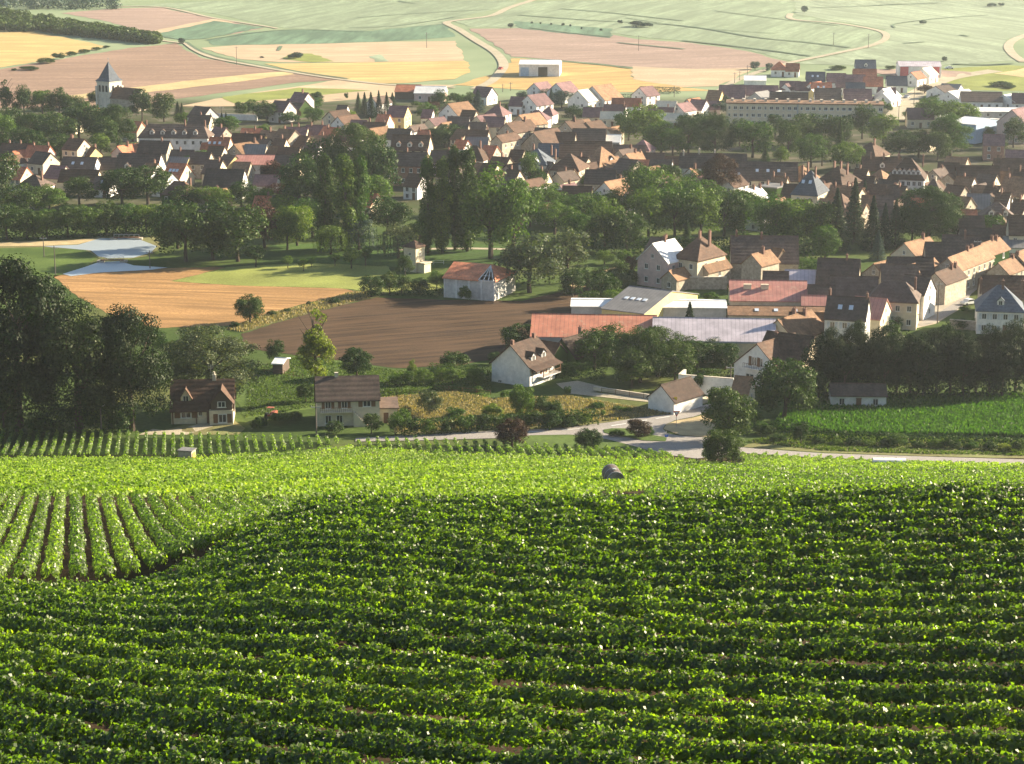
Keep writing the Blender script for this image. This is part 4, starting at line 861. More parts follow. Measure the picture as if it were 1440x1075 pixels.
# ------------------------------------------------------------------ one-off buildings
M_stone = WALL['s']
def church():
    g = P(155, 152); s = scale_at(g); w = 32 / s / 1.32; root = empty('church', g, R(-34))
    h = 38 / s; hw = w / 2; mb = MB(); mb.box(-hw, hw, -hw, hw, -1, h)
    for sx in (-1, 1):
        for sy in (-1, 1): mb.box(sx * hw - .5, sx * hw + .5, sy * hw - .5, sy * hw + .5, -1, h * .82)
    mb.box(-hw - .2, hw + .2, -hw - .2, hw + .2, h * .52, h * .56); mb.box(-hw - .25, hw + .25, -hw - .25, hw + .25, h - .4, h + .05)
    tw = mb.build('tower', plain('church_stone', (.64, .58, .46), .95, .2, .25, .8), root)
    for rz, n in ((0, 3), (math.pi / 2, 2), (-math.pi / 2, 2), (math.pi, 3)):
        for i in range(n):
            m = MB(); ww = .55; hh = 2.2
            arc = [(-ww, 0), (ww, 0), (ww, hh)] + [(ww * math.cos(a), hh + ww * math.sin(a)) for a in np.linspace(.3, math.pi - .3, 5)] + [(-ww, hh)]
            m.add([(x, -.12, z) for x, z in arc] + [(x, .1, z) for x, z in arc], [tuple(range(len(arc)))] + [(j, j + len(arc), (j + 1) % len(arc) + len(arc), (j + 1) % len(arc)) for j in range(len(arc))])
            o = m.build('belfry_opening', M_glass, tw); u = (i + .5) / n * w * .8 - w * .4; c, sn = math.cos(rz), math.sin(rz)
            o.location = (c * u + sn * hw, sn * u - c * hw, h * .62); o.rotation_euler = (0, 0, rz)
    m = MB(); e = hw + .5; zt = h + 27 / s
    m.add([(-e, -e, h + .06), (e, -e, h + .06), (e, e, h + .06), (-e, e, h + .06), (-e * .72, -e * .72, h + 1.2), (e * .72, -e * .72, h + 1.2), (e * .72, e * .72, h + 1.2), (-e * .72, e * .72, h + 1.2), (0, 0, zt)],
          [(3, 2, 1, 0), (0, 1, 5, 4), (1, 2, 6, 5), (2, 3, 7, 6), (3, 0, 4, 7), (4, 5, 8), (5, 6, 8), (6, 7, 8), (7, 4, 8)])
    sp = m.build('spire', ROOF['s'], root)
    m = MB(); m.tube((0, 0, zt - .3), (0, 0, zt + 1.8), .07, .05, 6); m.box(-.5, .5, -.05, .05, zt + 1.0, zt + 1.15); m.build('cross', M_metal, sp)
    m = MB(); L = 15; m.add([(hw, -4, -1), (hw + L, -4, -1), (hw + L, 4, -1), (hw, 4, -1), (hw, -4, 5), (hw + L, -4, 5), (hw + L, 4, 5), (hw, 4, 5), (hw, 0, 9), (hw + L, 0, 9)],
                            [(0, 1, 5, 4), (1, 2, 6, 9, 5), (2, 3, 7, 6), (3, 0, 4, 8, 7)])
    nv = m.build('nave', M_stone, root)
    m = MB(); m.add([(hw + .02, -4.4, 4.7), (hw + L + .3, -4.4, 4.7), (hw + L + .3, 0, 9.2), (hw + .02, 0, 9.2), (hw + .02, 4.4, 4.7), (hw + L + .3, 4.4, 4.7)], [(0, 1, 2, 3), (3, 2, 5, 4)])
    m.build('nave_roof', ROOF['b'], root)
    tag(root, 'stone church with square belfry tower and pointed slate spire', 'church')
church()
def open_barn():
    """barn with a red roof whose near gable has lost its boards"""
    g = P(695, 424); s = scale_at(g); th = R(-22); root = empty('barn', g, th)
    L = 70 / s / math.cos(th) * 1.02; W = 13.5; H = 4.9; rise = 2.5; m = MB()       # local: corner at origin, ridge along x to -L; gable end at x=0 faces the sun
    def bx(*a): m.box(*a)
    m.box(-L, 0, 0, .3, -.5, H); m.box(-L, 0, W - .3, W, -.5, H); m.box(-.3, 0, .3, W - .3, -.5, H); m.box(-L, -L + .3, .3, W - .3, -.5, H)
    m.build('wall', plain('block_wall', (.58, .55, .50), .95, .2, .25, 1.2), root)
    k = 4
    for i in range(k + 1):
        q = MB(); x = -L + i * L / k; q.box(x - .22 - (.0 if i else -.2), x + .22 + (.0 if i < k else -.2), -.12, .05, -.5, H + .02); q.build('post', WALL['w'], root)
    q = MB(); q.box(-L, 0, -.10, .0, H - .3, H + .05); q.build('beam', WALL['w'], root)
    q = MB(); t2 = .18; z0 = H + .02; zr = H + rise; A = 4.0; X = -3.6
    def slab(pts):
        n = len(pts); q.add(list(pts) + [(x, y, z + t2) for x, y, z in pts], [tuple(range(n))[::-1], tuple(range(n, 2 * n))] + [(i, (i + 1) % n, (i + 1) % n + n, i + n) for i in range(n)])
    slab([(-L - .3, -.5, z0 - .25), (-A, -.5, z0 - .25), (X - .05, W / 2, zr), (-L - .3, W / 2, zr)])
    slab([(-L - .3, W / 2 + .02, zr), (X - .05, W / 2 + .02, zr), (.4, W + .5, z0 - .25), (-L - .3, W + .5, z0 - .25)])
    slab([(.5, -.3, z0 - .25), (.5, W + .5, z0 - .25), (X + .02, W / 2, zr + .02)])
    q.build('roof', ROOF['o'], root)
    m2 = MB(); m2.add([(-L, .3, H), (-L, W - .3, H), (-L, W / 2, zr - .1), (-L + .3, .3, H), (-L + .3, W - .3, H), (-L + .3, W / 2, zr - .1)], [(0, 2, 1), (3, 4, 5), (0, 3, 5, 2), (1, 2, 5, 4)]); m2.build('gable_wall', WALL['w'], root)
    for i in range(4):
        q2 = MB(); f = i / 3; x = -A + f * (A - .1); q2.tube((x, -.2, z0), (X * (1 - f) + X * f, W / 2 - .1, zr - .05), .11, .09, 5); q2.build('rafter', WALL['w'], root)
    for f in (.3, .6):
        q2 = MB(); pa = Vector((-A, -.2, z0)).lerp(Vector((X, W / 2, zr)), f); pb = Vector((-.1, -.2, z0)).lerp(Vector((X, W / 2, zr)), f); q2.tube(pa, pb, .08, .08, 5); q2.build('batten', WALL['w'], root)
    tag(root, 'grey block barn with red roof, white posts and open gable', 'barn')
open_barn()
def pigeon_tower():
    g = P(583, 381); root = empty('pigeon_tower', g, R(-35)); m = MB(); m.box(-1.9, 1.9, -1.9, 1.9, -.5, 6.4); m.build('wall', WALL['c'], root)
    m = MB(); e = 2.3; m.add([(-e, -e, 6.3), (e, -e, 6.3), (e, e, 6.3), (-e, e, 6.3), (-e, -e, 6.45), (e, -e, 6.45), (e, e, 6.45), (-e, e, 6.45), (0, 0, 8)], [(3, 2, 1, 0), (0, 1, 5, 4), (1, 2, 6, 5), (2, 3, 7, 6), (3, 0, 4, 7), (4, 5, 8), (5, 6, 8), (6, 7, 8), (7, 4, 8)])
    m.build('roof', ROOF['b'], root); win(root, (0, -1.9, 4.6), 0, .8, .8, True); win(root, (1.9, 0, 4.6), math.pi / 2, .8, .8, True)
    m = MB(); m.box(1.9, 4.2, -1.4, 1.4, -.5, 2.4); m.box(1.9, 4.5, -1.6, 1.6, 2.402, 2.6); m.build('lean_to', WALL['c'], root)
    tag(root, 'small square cream tower with pointed brown roof in the meadow', 'tower')
pigeon_tower()
def apartments():
    g = P(1021, 174); s = scale_at(g); th = R(-7); L = 216 / s / math.cos(th); root = empty('apartment_block', g, th); H = 28 / s; W = 11; m = MB()
    m.box(0, L, 0, W, -4, H); m.build('wall', WALL['c'], root)
    m = MB(); m.box(-.3, L + .3, -.3, W + .3, H + .003, H + .5); rf = m.build('roof', ROOF['t'], root)
    for i in range(14):
        q = MB(); x = (i + .5) / 14 * L; q.box(x - .5, x + .5, W * .4, W * .6, H + .503, H + 1.6); q.build('chimney', M_chw, rf)
    for r in range(3):
        for i in range(26): win(root, ((i + .5) / 26 * L, 0, H - 1.6 - r * 2.9), 0, 1.5 if i % 3 else .8, 1.3)
    q = MB(); q.box(L * .45, L * .46, -.25, 0, -2, H); q.build('drainpipe', M_metal, root)
    tag(root, 'long cream apartment block with flat roof and rows of windows', 'apartment block')
apartments()
# cottage with two dormer gables, the house with the balcony, the white house by the hedge
def cottage():
    g = P(241, 597); s = scale_at(g); th = R(5); L = 87 / s; Wd = 8.5; H = 2.8; root = empty('cottage', g, th); ri = 4.5; hw = Wd / 2; m = MB()
    m.add([(0, 0, -1.5), (0, Wd, -1.5), (0, Wd, H), (0, hw, H + ri), (0, 0, H), (L, 0, -1.5), (L, Wd, -1.5), (L, Wd, H), (L, hw, H + ri), (L, 0, H)], [(0, 4, 3, 2, 1), (5, 6, 7, 8, 9), (0, 5, 9, 4), (1, 2, 7, 6)])
    m.box(L * .62, L, -1.4, -.003, -1.5, H); m.build('wall', WALL['c'], root)
    m = MB(); p2 = ri / hw; ze = H - .5 * p2; zt = H + ri + .25; pr = [(-.5, ze + .25), (hw, zt), (Wd + .5, ze + .25), (Wd + .5, ze + .05), (hw, zt - .2), (-.5, ze + .05)]
    n = 6; vs = [(-.25, q, z) for q, z in pr] + [(L + .25, q, z) for q, z in pr]
    m.add(vs, [(i, (i + 1) % n, n + (i + 1) % n, n + i) for i in range(n)] + [(0, 1, 4, 5), (1, 2, 3, 4), (11, 10, 7, 6), (10, 9, 8, 7)])
    rf = m.build('roof', ROOF['b'], root)
    q = MB(); q.box(L * .66, L * .72, hw - .3, hw + .3, H + ri - .6, H + ri + 1.1); q.tube((L * .69, hw, H + ri + 1.1), (L * .69, hw, H + ri + 1.6), .2, .2, 8); q.build('chimney', M_chw, rf)
    q = MB(); q.tube((L * .64, hw, H + ri), (L * .64, hw, H + ri + 3), .03, .03, 5); 
    for k in range(4): q.box(L * .64 - .5, L * .64 + .5, hw - .02, hw + .02, H + ri + 2.2 + k * .22, H + ri + 2.24 + k * .22)
    q.build('aerial', M_metal, rf)
    for x, wd, hh, bs, wm in ((L * .24, .95, 2.5, 1.0, 'c'), (L * .82, 1.95, 3.8, 0.0, 'x')):
        d = MB(); y0 = bs * .9 - (1.4 if bs == 0 else 0) + .2; z0 = H + (bs + .1 if bs else 0.05); zk = z0 + hh; ze2 = z0 + hh * .38
        d.add([(x - wd, y0, z0), (x + wd, y0, z0), (x + wd, y0, ze2), (x, y0, zk), (x - wd, y0, ze2), (x - wd, hw, z0), (x + wd, hw, z0), (x + wd, hw, ze2), (x, hw, zk), (x - wd, hw, ze2)], [(0, 1, 2, 3, 4), (0, 4, 9, 5), (1, 6, 7, 2)], 0)
        for sg in (-1, 1):
            o = .35; sl = (zk - ze2) / wd; a = [(x, zk + .16), (x + sg * (wd + o), ze2 + .16 - sl * o), (x + sg * (wd + o), ze2 + .02 - sl * o), (x, zk + .02)]
            d.add([(u, y0 - .4, z) for u, z in a] + [(u, hw, z) for u, z in a], [(0, 1, 2, 3), (7, 6, 5, 4), (0, 4, 5, 1), (1, 5, 6, 2), (2, 6, 7, 3)], 1)
        o = d.build('dormer', [WALL[wm], ROOF['b']], root); win(o, (x, y0, z0 + hh * .28), 0, 1.1 if bs else 1.5, 1.1, True, None)
    win(root, (L * .24, 0, 1.7), 0, 2.0, 1.1, True, 'b'); win(root, (L * .83, -1.4, 1.3), 0, 1.6, 1.7, True, 'b'); win(root, (L * .47, 0, 1.9), 0, .7, .8, True)
    q = MB(); q.box(L * .57, L * .615, -.08, .02, .1, 2.3); q.build('door', M_door, root)
    for x in (.02, .40): q = MB(); q.box(L * x, L * x + .2, -.35, -.15, -.5, H - .3); q.build('porch_post', M_shutb, root)
    tag(root, 'small cream cottage with steep brown roof, two gabled dormers and brown shutters', 'house')
cottage()
def balcony_house():
    g = P(446, 600); s = scale_at(g); th = R(6); L = 88 / s; Wd = 8.5; H = 5.0; root = empty('house', g, th); ri = 3.3; hw = Wd / 2; m = MB()
    m.add([(0, 0, -1), (0, Wd, -1), (0, Wd, H), (0, hw, H + ri), (0, 0, H), (L, 0, -1), (L, Wd, -1), (L, Wd, H), (L, hw, H + ri), (L, 0, H)], [(0, 4, 3, 2, 1), (5, 6, 7, 8, 9), (0, 5, 9, 4), (1, 2, 7, 6)])
    m.build('wall', WALL['c'], root)
    m = MB(); p2 = ri / hw; ze = H - .5 * p2; zt = H + ri + .25; pr = [(-.5, ze + .25), (hw, zt), (Wd + .5, ze + .25), (Wd + .5, ze + .05), (hw, zt - .2), (-.5, ze + .05)]
    n = 6; vs = [(-.2, q, z) for q, z in pr] + [(L + .2, q, z) for q, z in pr]
    m.add(vs, [(i, (i + 1) % n, n + (i + 1) % n, n + i) for i in range(n)] + [(0, 1, 4, 5), (1, 2, 3, 4), (11, 10, 7, 6), (10, 9, 8, 7)])
    rf = m.build('roof', ROOF['d'], root); q = MB(); q.box(L * .3, L * .36, hw - .3, hw + .3, H + ri - .5, H + ri + .9); q.build('chimney', M_chw, rf)
    for x in (.18, .44, .80): win(root, (L * x, 0, 4.1), 0, 1.1 if x < .7 else 1.5, 1.5 if x < .7 else 1.1, True, 'b')
    for x in (.18, .36): win(root, (L * x, 0, 1.3), 0, 1.2, 1.6, True)
    q = MB(); q.box(.6, L * .56, -1.3, -.003, 2.75, 2.9); bl = q.build('balcony', WALL['c'], root)
    q = MB(); q.box(.6, L * .56, -1.3, -1.24, 3.75, 3.82)
    for k in range(16): x = .62 + k * (L * .56 - .66) / 15; q.box(x, x + .05, -1.29, -1.25, 2.902, 3.75)
    q.build('railing', M_shutb, bl)
    q = MB()
    for k in range(9): q.box(L * .58 + k * .3, L * .58 + (k + 1) * .3, -1.2, -.05, -.5, 2.7 - k * .3)
    q.build('stairs', WALL['c'], root)
    q = MB(); q.box(L + .05, L + 3.4, 1.5, 7, -1, 2.6); q.build('garage', WALL['c'], root)
    q = MB(); q.add([(L + .04, 1.2, 2.7), (L + 3.7, 1.2, 2.62), (L + 3.7, 7.3, 3.3), (L + .04, 7.3, 3.3), (L + .04, 1.2, 2.9), (L + 3.7, 1.2, 2.82), (L + 3.7, 7.3, 3.5), (L + .04, 7.3, 3.5)], [(3, 2, 1, 0), (4, 5, 6, 7), (0, 1, 5, 4), (1, 2, 6, 5), (2, 3, 7, 6), (3, 0, 4, 7)]); q.build('garage_roof', ROOF['d'], root)
    q = MB(); q.box(L + .8, L + 1.7, 1.42, 1.52, -.2, 1.9); q.build('garage_door', M_door, root)
    tag(root, 'cream house with dark roof, balcony, outside stairs and small garage', 'house')
balcony_house()
def hedge_house():
    """white house: shaded gable towards the viewer, steep brown roof with two dormers to the sun"""
    g = P(745, 545); s = scale_at(g); th = R(-34); root = empty('house', g, th)      # local corner; gable along -x, eaves side along +y
    G = 9.2; D_ = 9.2; H = 3.9; ri = 4.1; hw = G / 2; m = MB()
    m.add([(-G, 0, .95), (0, 0, .95), (0, 0, H), (-hw, 0, H + ri), (-G, 0, H), (-G, D_, .95), (0, D_, .95), (0, D_, H), (-hw, D_, H + ri), (-G, D_, H)], [(0, 1, 2, 3, 4), (5, 9, 8, 7, 6), (0, 4, 9, 5), (1, 6, 7, 2)]); m.build('wall', WALL['w'], root)
    m = MB(); m.box(-G - .02, .02, -.02, D_ + .02, -1.2, .947); m.build('plinth', WALL['w'], root)
    p2 = ri / hw; m = MB(); zt = H + ri + .25; er = 1.7; pr = [(-G - .5, H - .5 * p2 + .25), (-hw, zt), (0, H + .25), (er, H - er * .35 + .25), (er, H - er * .35 + .05), (0, H + .03), (-hw, zt - .2), (-G - .5, H - .5 * p2 + .05)]
    n = len(pr); vs = [(x, -.35, z) for x, z in pr] + [(x, D_ + .35, z) for x, z in pr]
    m.add(vs, [(i, n + i, n + (i + 1) % n, (i + 1) % n) for i in range(n)] + [(0, 1, 6, 7), (1, 2, 5, 6), (2, 3, 4, 5), (15, 14, 9, 8), (14, 13, 10, 9), (13, 12, 11, 10)])
    rf = m.build('roof', ROOF['n'], root)
    for y in (.6, D_ - .8): q = MB(); q.box(-hw - .3, -hw + .3, y - .3, y + .3, H + ri - .4, H + ri + 1.0); q.build('chimney', M_brick, rf)
    key = ('n', 'w')
    if key not in DORM: DORM[key] = dormer_mesh(ROOF['n'], WALL['w'])
    for y in (2.7, 6.4):
        o = link('dormer', DORM[key], root); o.location = (-.9, y, H + .75); o.rotation_euler = (0, 0, math.pi / 2); win(o, (0, 0, .72), 0, 1.0, 1.2, True, None)
    win(root, (-7.2, 0, .3), 0, .9, .5, True); win(root, (0, 1.5, 2.9), math.pi / 2, .9, 1.3, True, 'b'); win(root, (0, 5.0, 2.9), math.pi / 2, 1.2, 1.9, True, 'b'); win(root, (0, 7.6, 2.9), math.pi / 2, .9, 1.2, True)
    q = MB(); q.box(.025, 1.5, 2.8, D_, 1.5, 1.65); bl = q.build('balcony', WALL['w'], root)
    q = MB(); q.box(1.44, 1.5, 2.8, D_, 2.5, 2.58)
    for k in range(18): y = 2.82 + k * (D_ - 2.9) / 17; q.box(1.45, 1.49, y, y + .06, 1.652, 2.5)
    q.build('railing', M_shutb, bl)
    for y in (2.9, D_ - .1): q = MB(); q.box(1.3, 1.45, y - .08, y + .08, 1.652, H - .38); q.build('porch_post', M_shutb, root)
    tag(root, 'white house with brown roof, two dormers and wooden balcony beside a clipped hedge', 'house')
hedge_house()
house(791, 478, 36, 10, 3, 50, 'n', 'i', win_rows=0, ch=(.3,), pitch=1.0, label='ivy-clad gabled house with brown roof behind the white house with two dormers', near=True)
house(772, 482, 30, 7, 3, -36, 'n', 'i', win_rows=0, pitch=.9, label='ivy-grown wing between two brown-roofed houses by the clipped hedge', near=True)
house(930, 543, 34, 9, 2.6, 48, 'n', 'w', win_rows=0, name='shed', ch=(), label='small white shed with brown roof beside the road', near=True)
house(1046, 531, 22, 6, 2.6, -20, 't', 'c', nwin=1, name='shed', label='little tan-roofed outhouse at the end of the white wall', near=True)
house(1206, 541, 76, 6, 2.6, -3, 'd', 'w', nwin=3, gwin=False, pitch=.5, name='shed', label='low white shed under the trees beside the green crop', near=True)
house(395, 505, 14, 5, 2.2, -10, 'w', 'x', win_rows=0, pitch=.2, name='shed', label='tiny dark hut with pale roof in the garden', near=True)
house(1407, 401, 62, 11, 5.2, -10, 's', 'w', hip=True, hk=.8, dorm=1, nwin=4, ch=(-.9, .1, 1), shut='g', name='villa', pitch=.9, near=True, label='white villa with blue slate roof, dormer and shutters beside the street')
house(870, 381, 14, 6, 2.4, -10, 'b', 's', win_rows=0, name='shed', label='small brown-roofed shed at the end of the dark field') if 0 else None
# extra parts on named buildings
def find(lbl): return next(b for b in BLD if b.get('label', '').startswith(lbl))
b = find('white farm hangar'); q = MB(); q.box(-.5, 4, -b['_hw'] - .08, -b['_hw'] + .02, -.3, 4.4); q.build('doorway', M_glass, b); q = MB(); q.box(-9, -5, -b['_hw'] - .08, -b['_hw'] + .02, -.3, 4.2); q.build('sliding_door', plain('blue_door', (.35, .45, .55), .6), b)  # doorway is a dark slab on the wall, painting the shade inside
b = find('long white hall'); RED = plain('red_panel', (.55, .10, .10), .6)
for a0, a1 in ((-.95, -.55), (.62, .92)): q = MB(); q.box(b['_hl'] * a0, b['_hl'] * a1, -b['_hw'] - .06, -b['_hw'] + .01, -.3, 4.9); q.build('red_panel', RED, b)
b = find('cream gabled house with round'); q = MB(); hl = b['_hl']
arc = [(-.9, 0), (.9, 0), (.9, 1.2)] + [(.9 * math.cos(a), 1.2 + .9 * math.sin(a)) for a in np.linspace(.3, 2.84, 7)] + [(-.9, 1.2)]
q.add([(-hl - .08, x, 3.3 + z) for x, z in arc] + [(-hl + .02, x, 3.3 + z) for x, z in arc], [tuple(range(len(arc)))[::-1]] + [(j, (j + 1) % len(arc), (j + 1) % len(arc) + len(arc), j + len(arc)) for j in range(len(arc))]); q.build('arched_window', plain('blue_shutter', (.25, .36, .55), .6), b)
b = find('white gabled house with balcony'); hl = b['_hl']; win(b, (-hl, .6, 5.0), -math.pi / 2, 1.3, 1.9, True, 'b'); win(b, (-hl, -.9, 5.0), -math.pi / 2, 1.2, 1.9, True); win(b, (-hl, 1.6, 1.6), -math.pi / 2, 2.2, 1.5, True)
q = MB(); q.box(-hl - 1.2, -hl - .003, -3, 2.6, 3.6, 3.75); bl = q.build('balcony', WALL['w'], b); q = MB(); q.box(-hl - 1.2, -hl - 1.14, -3, 2.6, 4.6, 4.68)
for k in range(14): y = -2.98 + k * 5.5 / 13; q.box(-hl - 1.19, -hl - 1.15, y, y + .06, 3.752, 4.6)
q.build('railing', M_shutb, bl)
b = find('cream hall'); 
for k in (-.55, -.1): q = MB(); q.box(-.9, .9, -.5, .5, 0, 1.1); o = q.build('roof_vent', WALL['c'], b); o.location = (b['_hl'] * k, -b['_hw'] * .4, b['_he'] + b['_rise'] * .62)
for k, w in ((-.62, 2.4), (.1, 1.2), (.7, 2.4)): q = MB(); q.box(-w / 2, w / 2, -.08, .02, -.2, 2.7); o = q.build('door', M_chw, b); o.location = (b['_hl'] * k, -b['_hw'], 0)
for l_ in ('long grey hall', 'long hall with lav'):
    b = find(l_)
    q = MB(); q.box(-b['_hl'] - .3, -b['_hl'] - .02, -b['_hw'] - .3, b['_hw'] + .3, -.5, b['_he'] - .3); q.build('end_wall', WALL['w'], b)
    q = MB(); q.tube((-b['_hl'], -b['_hw'] - .52, b['_he'] - .2), (b['_hl'], -b['_hw'] - .52, b['_he'] - .2), .09, .09, 6); q.build('gutter', M_metal, b)
b = find('long low grey'); hl = b['_hl']; q = MB(); q.box(hl + .03, hl + .4, -b['_hw'] - .4, b['_hw'] + .6, -.5, b['_he'] + 1.6); q.build('end_wall', WALL['w'], b); q = MB(); q.box(-hl - .4, -hl - .03, -b['_hw'] - .4, b['_hw'] + .6, -.5, b['_he'] + 1.4); q.build('end_wall', WALL['s'], b)
b = find('slate-roofed white villa')
q = MB(); q.add([(-2.6, -b['_hw'] - .3, 5.4), (2.6, -b['_hw'] - .3, 5.4), (2.6, -b['_hw'] - .3, 7.2), (0, -b['_hw'] - .3, 9.4), (-2.6, -b['_hw'] - .3, 7.2), (-2.6, 0, 5.4), (2.6, 0, 5.4), (2.6, 0, 7.2), (0, 0, 9.4), (-2.6, 0, 7.2)], [(0, 1, 2, 3, 4), (0, 4, 9, 5), (1, 6, 7, 2), (2, 7, 8, 3), (3, 8, 9, 4)]); o = q.build('front_gable', WALL['w'], b)
for u in (-1.2, 0, 1.2): win(o, (u, -b['_hw'] - .3, 6.6), 0, .7, 1.1)
# ------------------------------------------------------------------ walls, tank, hut, signs, posts, cars
def wallrun(pix, h, th, mat, label, name='garden_wall', cap=True):
    pts = [P(*q) for q in pix]; o0 = pts[0]; m = MB(); c = MB()
    for a, b2 in zip(pts[:-1], pts[1:]):
        d = (b2 - a); d.z = 0; d.normalize(); n = Vector((-d.y, d.x, 0)) * th / 2; zz = min(a.z, b2.z) - o0.z
        def prism(M, n, z0, z1):
            A, B2 = a - o0, b2 - o0
            vs = [A - n, B2 - n, B2 + n, A + n]; M.add([(v.x, v.y, zz + z0) for v in vs] + [(v.x, v.y, zz + z1) for v in vs], [(3, 2, 1, 0), (4, 5, 6, 7), (0, 1, 5, 4), (1, 2, 6, 5), (2, 3, 7, 6), (3, 0, 4, 7)])
        prism(m, n, -.6, h)
        if cap: prism(c, n * 1.3, h + .003, h + .12)
    o = m.build(name, mat, None, o0)
    if cap: c.build('coping', M_chw, o)
    tag(o, label, 'wall'); return o
wallrun([(955, 552), (1031, 558)], 3.6, .4, WALL['w'], 'tall white wall with a lone small tree in front')
wallrun([(955, 552), (963, 545)], 3.6, .4, WALL['w'], 'short white return wall beside the small white shed')
wallrun([(952, 407), (1022, 407)], 3.0, .5, WALL['s'], 'rough stone wall in front of the half-ruined house')
wallrun([(1252, 466), (1272, 452)], 1.8, .4, WALL['w'], 'white garden wall at the street corner')
wallrun([(1335, 462), (1440, 470)], 2.0, .4, WALL['s'], 'stone garden wall below the slate villa')
wallrun([(835, 549), (930, 563)], .7, .3, WALL['c'], 'low pale wall along the drive')
wallrun([(966, 574), (995, 566)], 1.1, .25, WALL['c'], 'low fence-like wall beside the white shed')
wallrun([(300, 168), (362, 170)], 2.4, .4, WALL['w'], 'white wall among gardens below the brown field')
def water_tank():
    g = P(866, 688); s = scale_at(g); r = 12.5 / s; root = empty('water_tank', g, R(8)); m = MB(); n = 20; L = 3.2
    m.tube((0, 0, r * .98), (0, L, r * .98), r, r, n); m.build('body', plain('rusty_tank', (.10, .07, .055), .7, .4, .4, 1.5), root)
    for y in (.05, L * .5, L - .05):
        q = MB(); q.tube((0, y - .05, r * .98), (0, y + .05, r * .98), r * 1.03, r * 1.03, n); q.build('hoop', M_metal, root)
    q = MB(); q.tube((0, L * .3, r * 1.9), (0, L * .3, r * 2.1), .22, .22, 10); q.build('hatch', M_metal, root)
    for x in (-1, 1): q = MB(); q.box(x * r * .8 - .08, x * r * .8 + .08, .1, L - .1, -.1, r * .42); q.build('cradle', M_shutb, root)
    tag(root, 'round rusty water tank lying at the edge of the vineyard', 'tank')
water_tank()
def hut():
    g = P(251, 651); s = scale_at(g); w = 20 / s; root = empty('hut', g, R(-14)); h = 17 / s; m = MB(); m.box(0, w, 0, w * .8, -.5, h); m.build('wall', WALL['s'], root)
    m = MB(); m.box(-.12, w + .12, -.15, w * .8 + .15, h + .003, h + .18); m.build('roof', ROOF['g'], root); q = MB(); q.box(w - .02, w + .06, .3, w * .8 - .3, -.2, h * .85); q.build('door', plain('orange_door', (.6, .26, .07), .7), root)
    tag(root, 'tiny concrete hut with orange door among the vine rows', 'hut')
hut()
def sign_post(px, py, kind, label):
    g = P(px, py); root = empty('road_sign', g); m = MB(); m.tube((0, 0, -.2), (0, 0, 2.6), .045, .045, 8); m.build('post', M_metal, root)
    if kind == 'yield':
        def tri(r, y, mat, nm):
            q = MB(); a = [(r * math.cos(t), r * math.sin(t)) for t in (R(-90), R(30), R(150))]; q.add([(x, y, 2.75 + z) for x, z in a] + [(x, y + .03, 2.75 + z) for x, z in a], [(0, 1, 2), (5, 4, 3), (0, 3, 4, 1), (1, 4, 5, 2), (2, 5, 3, 0)]); return q.build(nm, mat, root)
        tri(.75, -.09, plain('sign_red', (.6, .04, .04), .5), 'border'); tri(.45, -.13, WALL['w'], 'face')
    elif kind == 'yellow':
        q = MB(); q.box(-.3, .3, -.1, -.06, 1.6, 3.4); q.build('panel', plain('sign_yellow', (.75, .55, .05), .5), root)
    else:
        q = MB(); q.box(-.3, .3, -.1, -.06, 1.0, 1.6); q.build('panel', plain('sign_blue', (.05, .16, .6), .5), root); root.scale = (1, 1, .7)
    tag(root, label, 'road sign')
sign_post(951, 601, 'yield', 'red and white give-way triangle sign on a post at the junction')
sign_post(949.5, 583, 'yellow', 'tall yellow marker panel standing on the roadside verge')
sign_post(937, 620, 'blue', 'small blue bollard sign on the end of the traffic island')
def pole(px, py, h, label=None, lamp=False):
    g = P(px, py); s = scale_at(g); root = empty('street_lamp' if lamp else 'utility_pole', g); H = h / s; m = MB(); m.tube((0, 0, -.3), (0, 0, H), .15, .10, 7); m.build('pole', plain('pole_wood', (.12, .10, .085), .9) if not MATS.get('pole') else MATS['pole'], root)
    MATS['pole'] = root.children[0].data.materials[0]; m = MB()
    if lamp: m.tube((0, 0, H - .1), (1.3, 0, H + .2), .05, .05, 6); m.box(1.0, 1.7, -.15, .15, H + .15, H + .3); m.build('arm', M_metal, root)
    else:
        m.box(-.9, .9, -.06, .06, H - .7, H - .55)
        for x in (-.8, 0, .8): m.tube((x, 0, H - .55), (x, 0, H - .3), .05, .05, 6)
        m.build('crossarm', M_metal, root)
    tag(root, label, 'lamp' if lamp else 'pole', 'poles along streets and fields')
    if not label: AUTO.append((root, 'street lamp' if lamp else 'thin utility pole', px, py - h / 2))
for x, y, h in ((78, 387, 42), (62, 362, 30), (211, 378, 26), (333, 92, 26), (600, 68, 22), (143, 613, 48), (445, 612, 45), (1027, 552, 40), (1318, 455, 60), (1288, 462, 24), (1372, 396, 60), (1263, 182, 34), (1273, 176, 22), (1285, 148, 26), (1148, 290, 28), (707, 130, 12), (718, 128, 12),
                (1033, 118, 16), (1040, 114, 14), (1051, 106, 14), (1221, 68, 20), (898, 72, 22), (312, 172, 22), (446, 156, 14), (1000, 285, 24), (550, 240, 34), (576, 352, 30), (948, 137, 16), (1172, 64, 18)): pole(x, y, h)
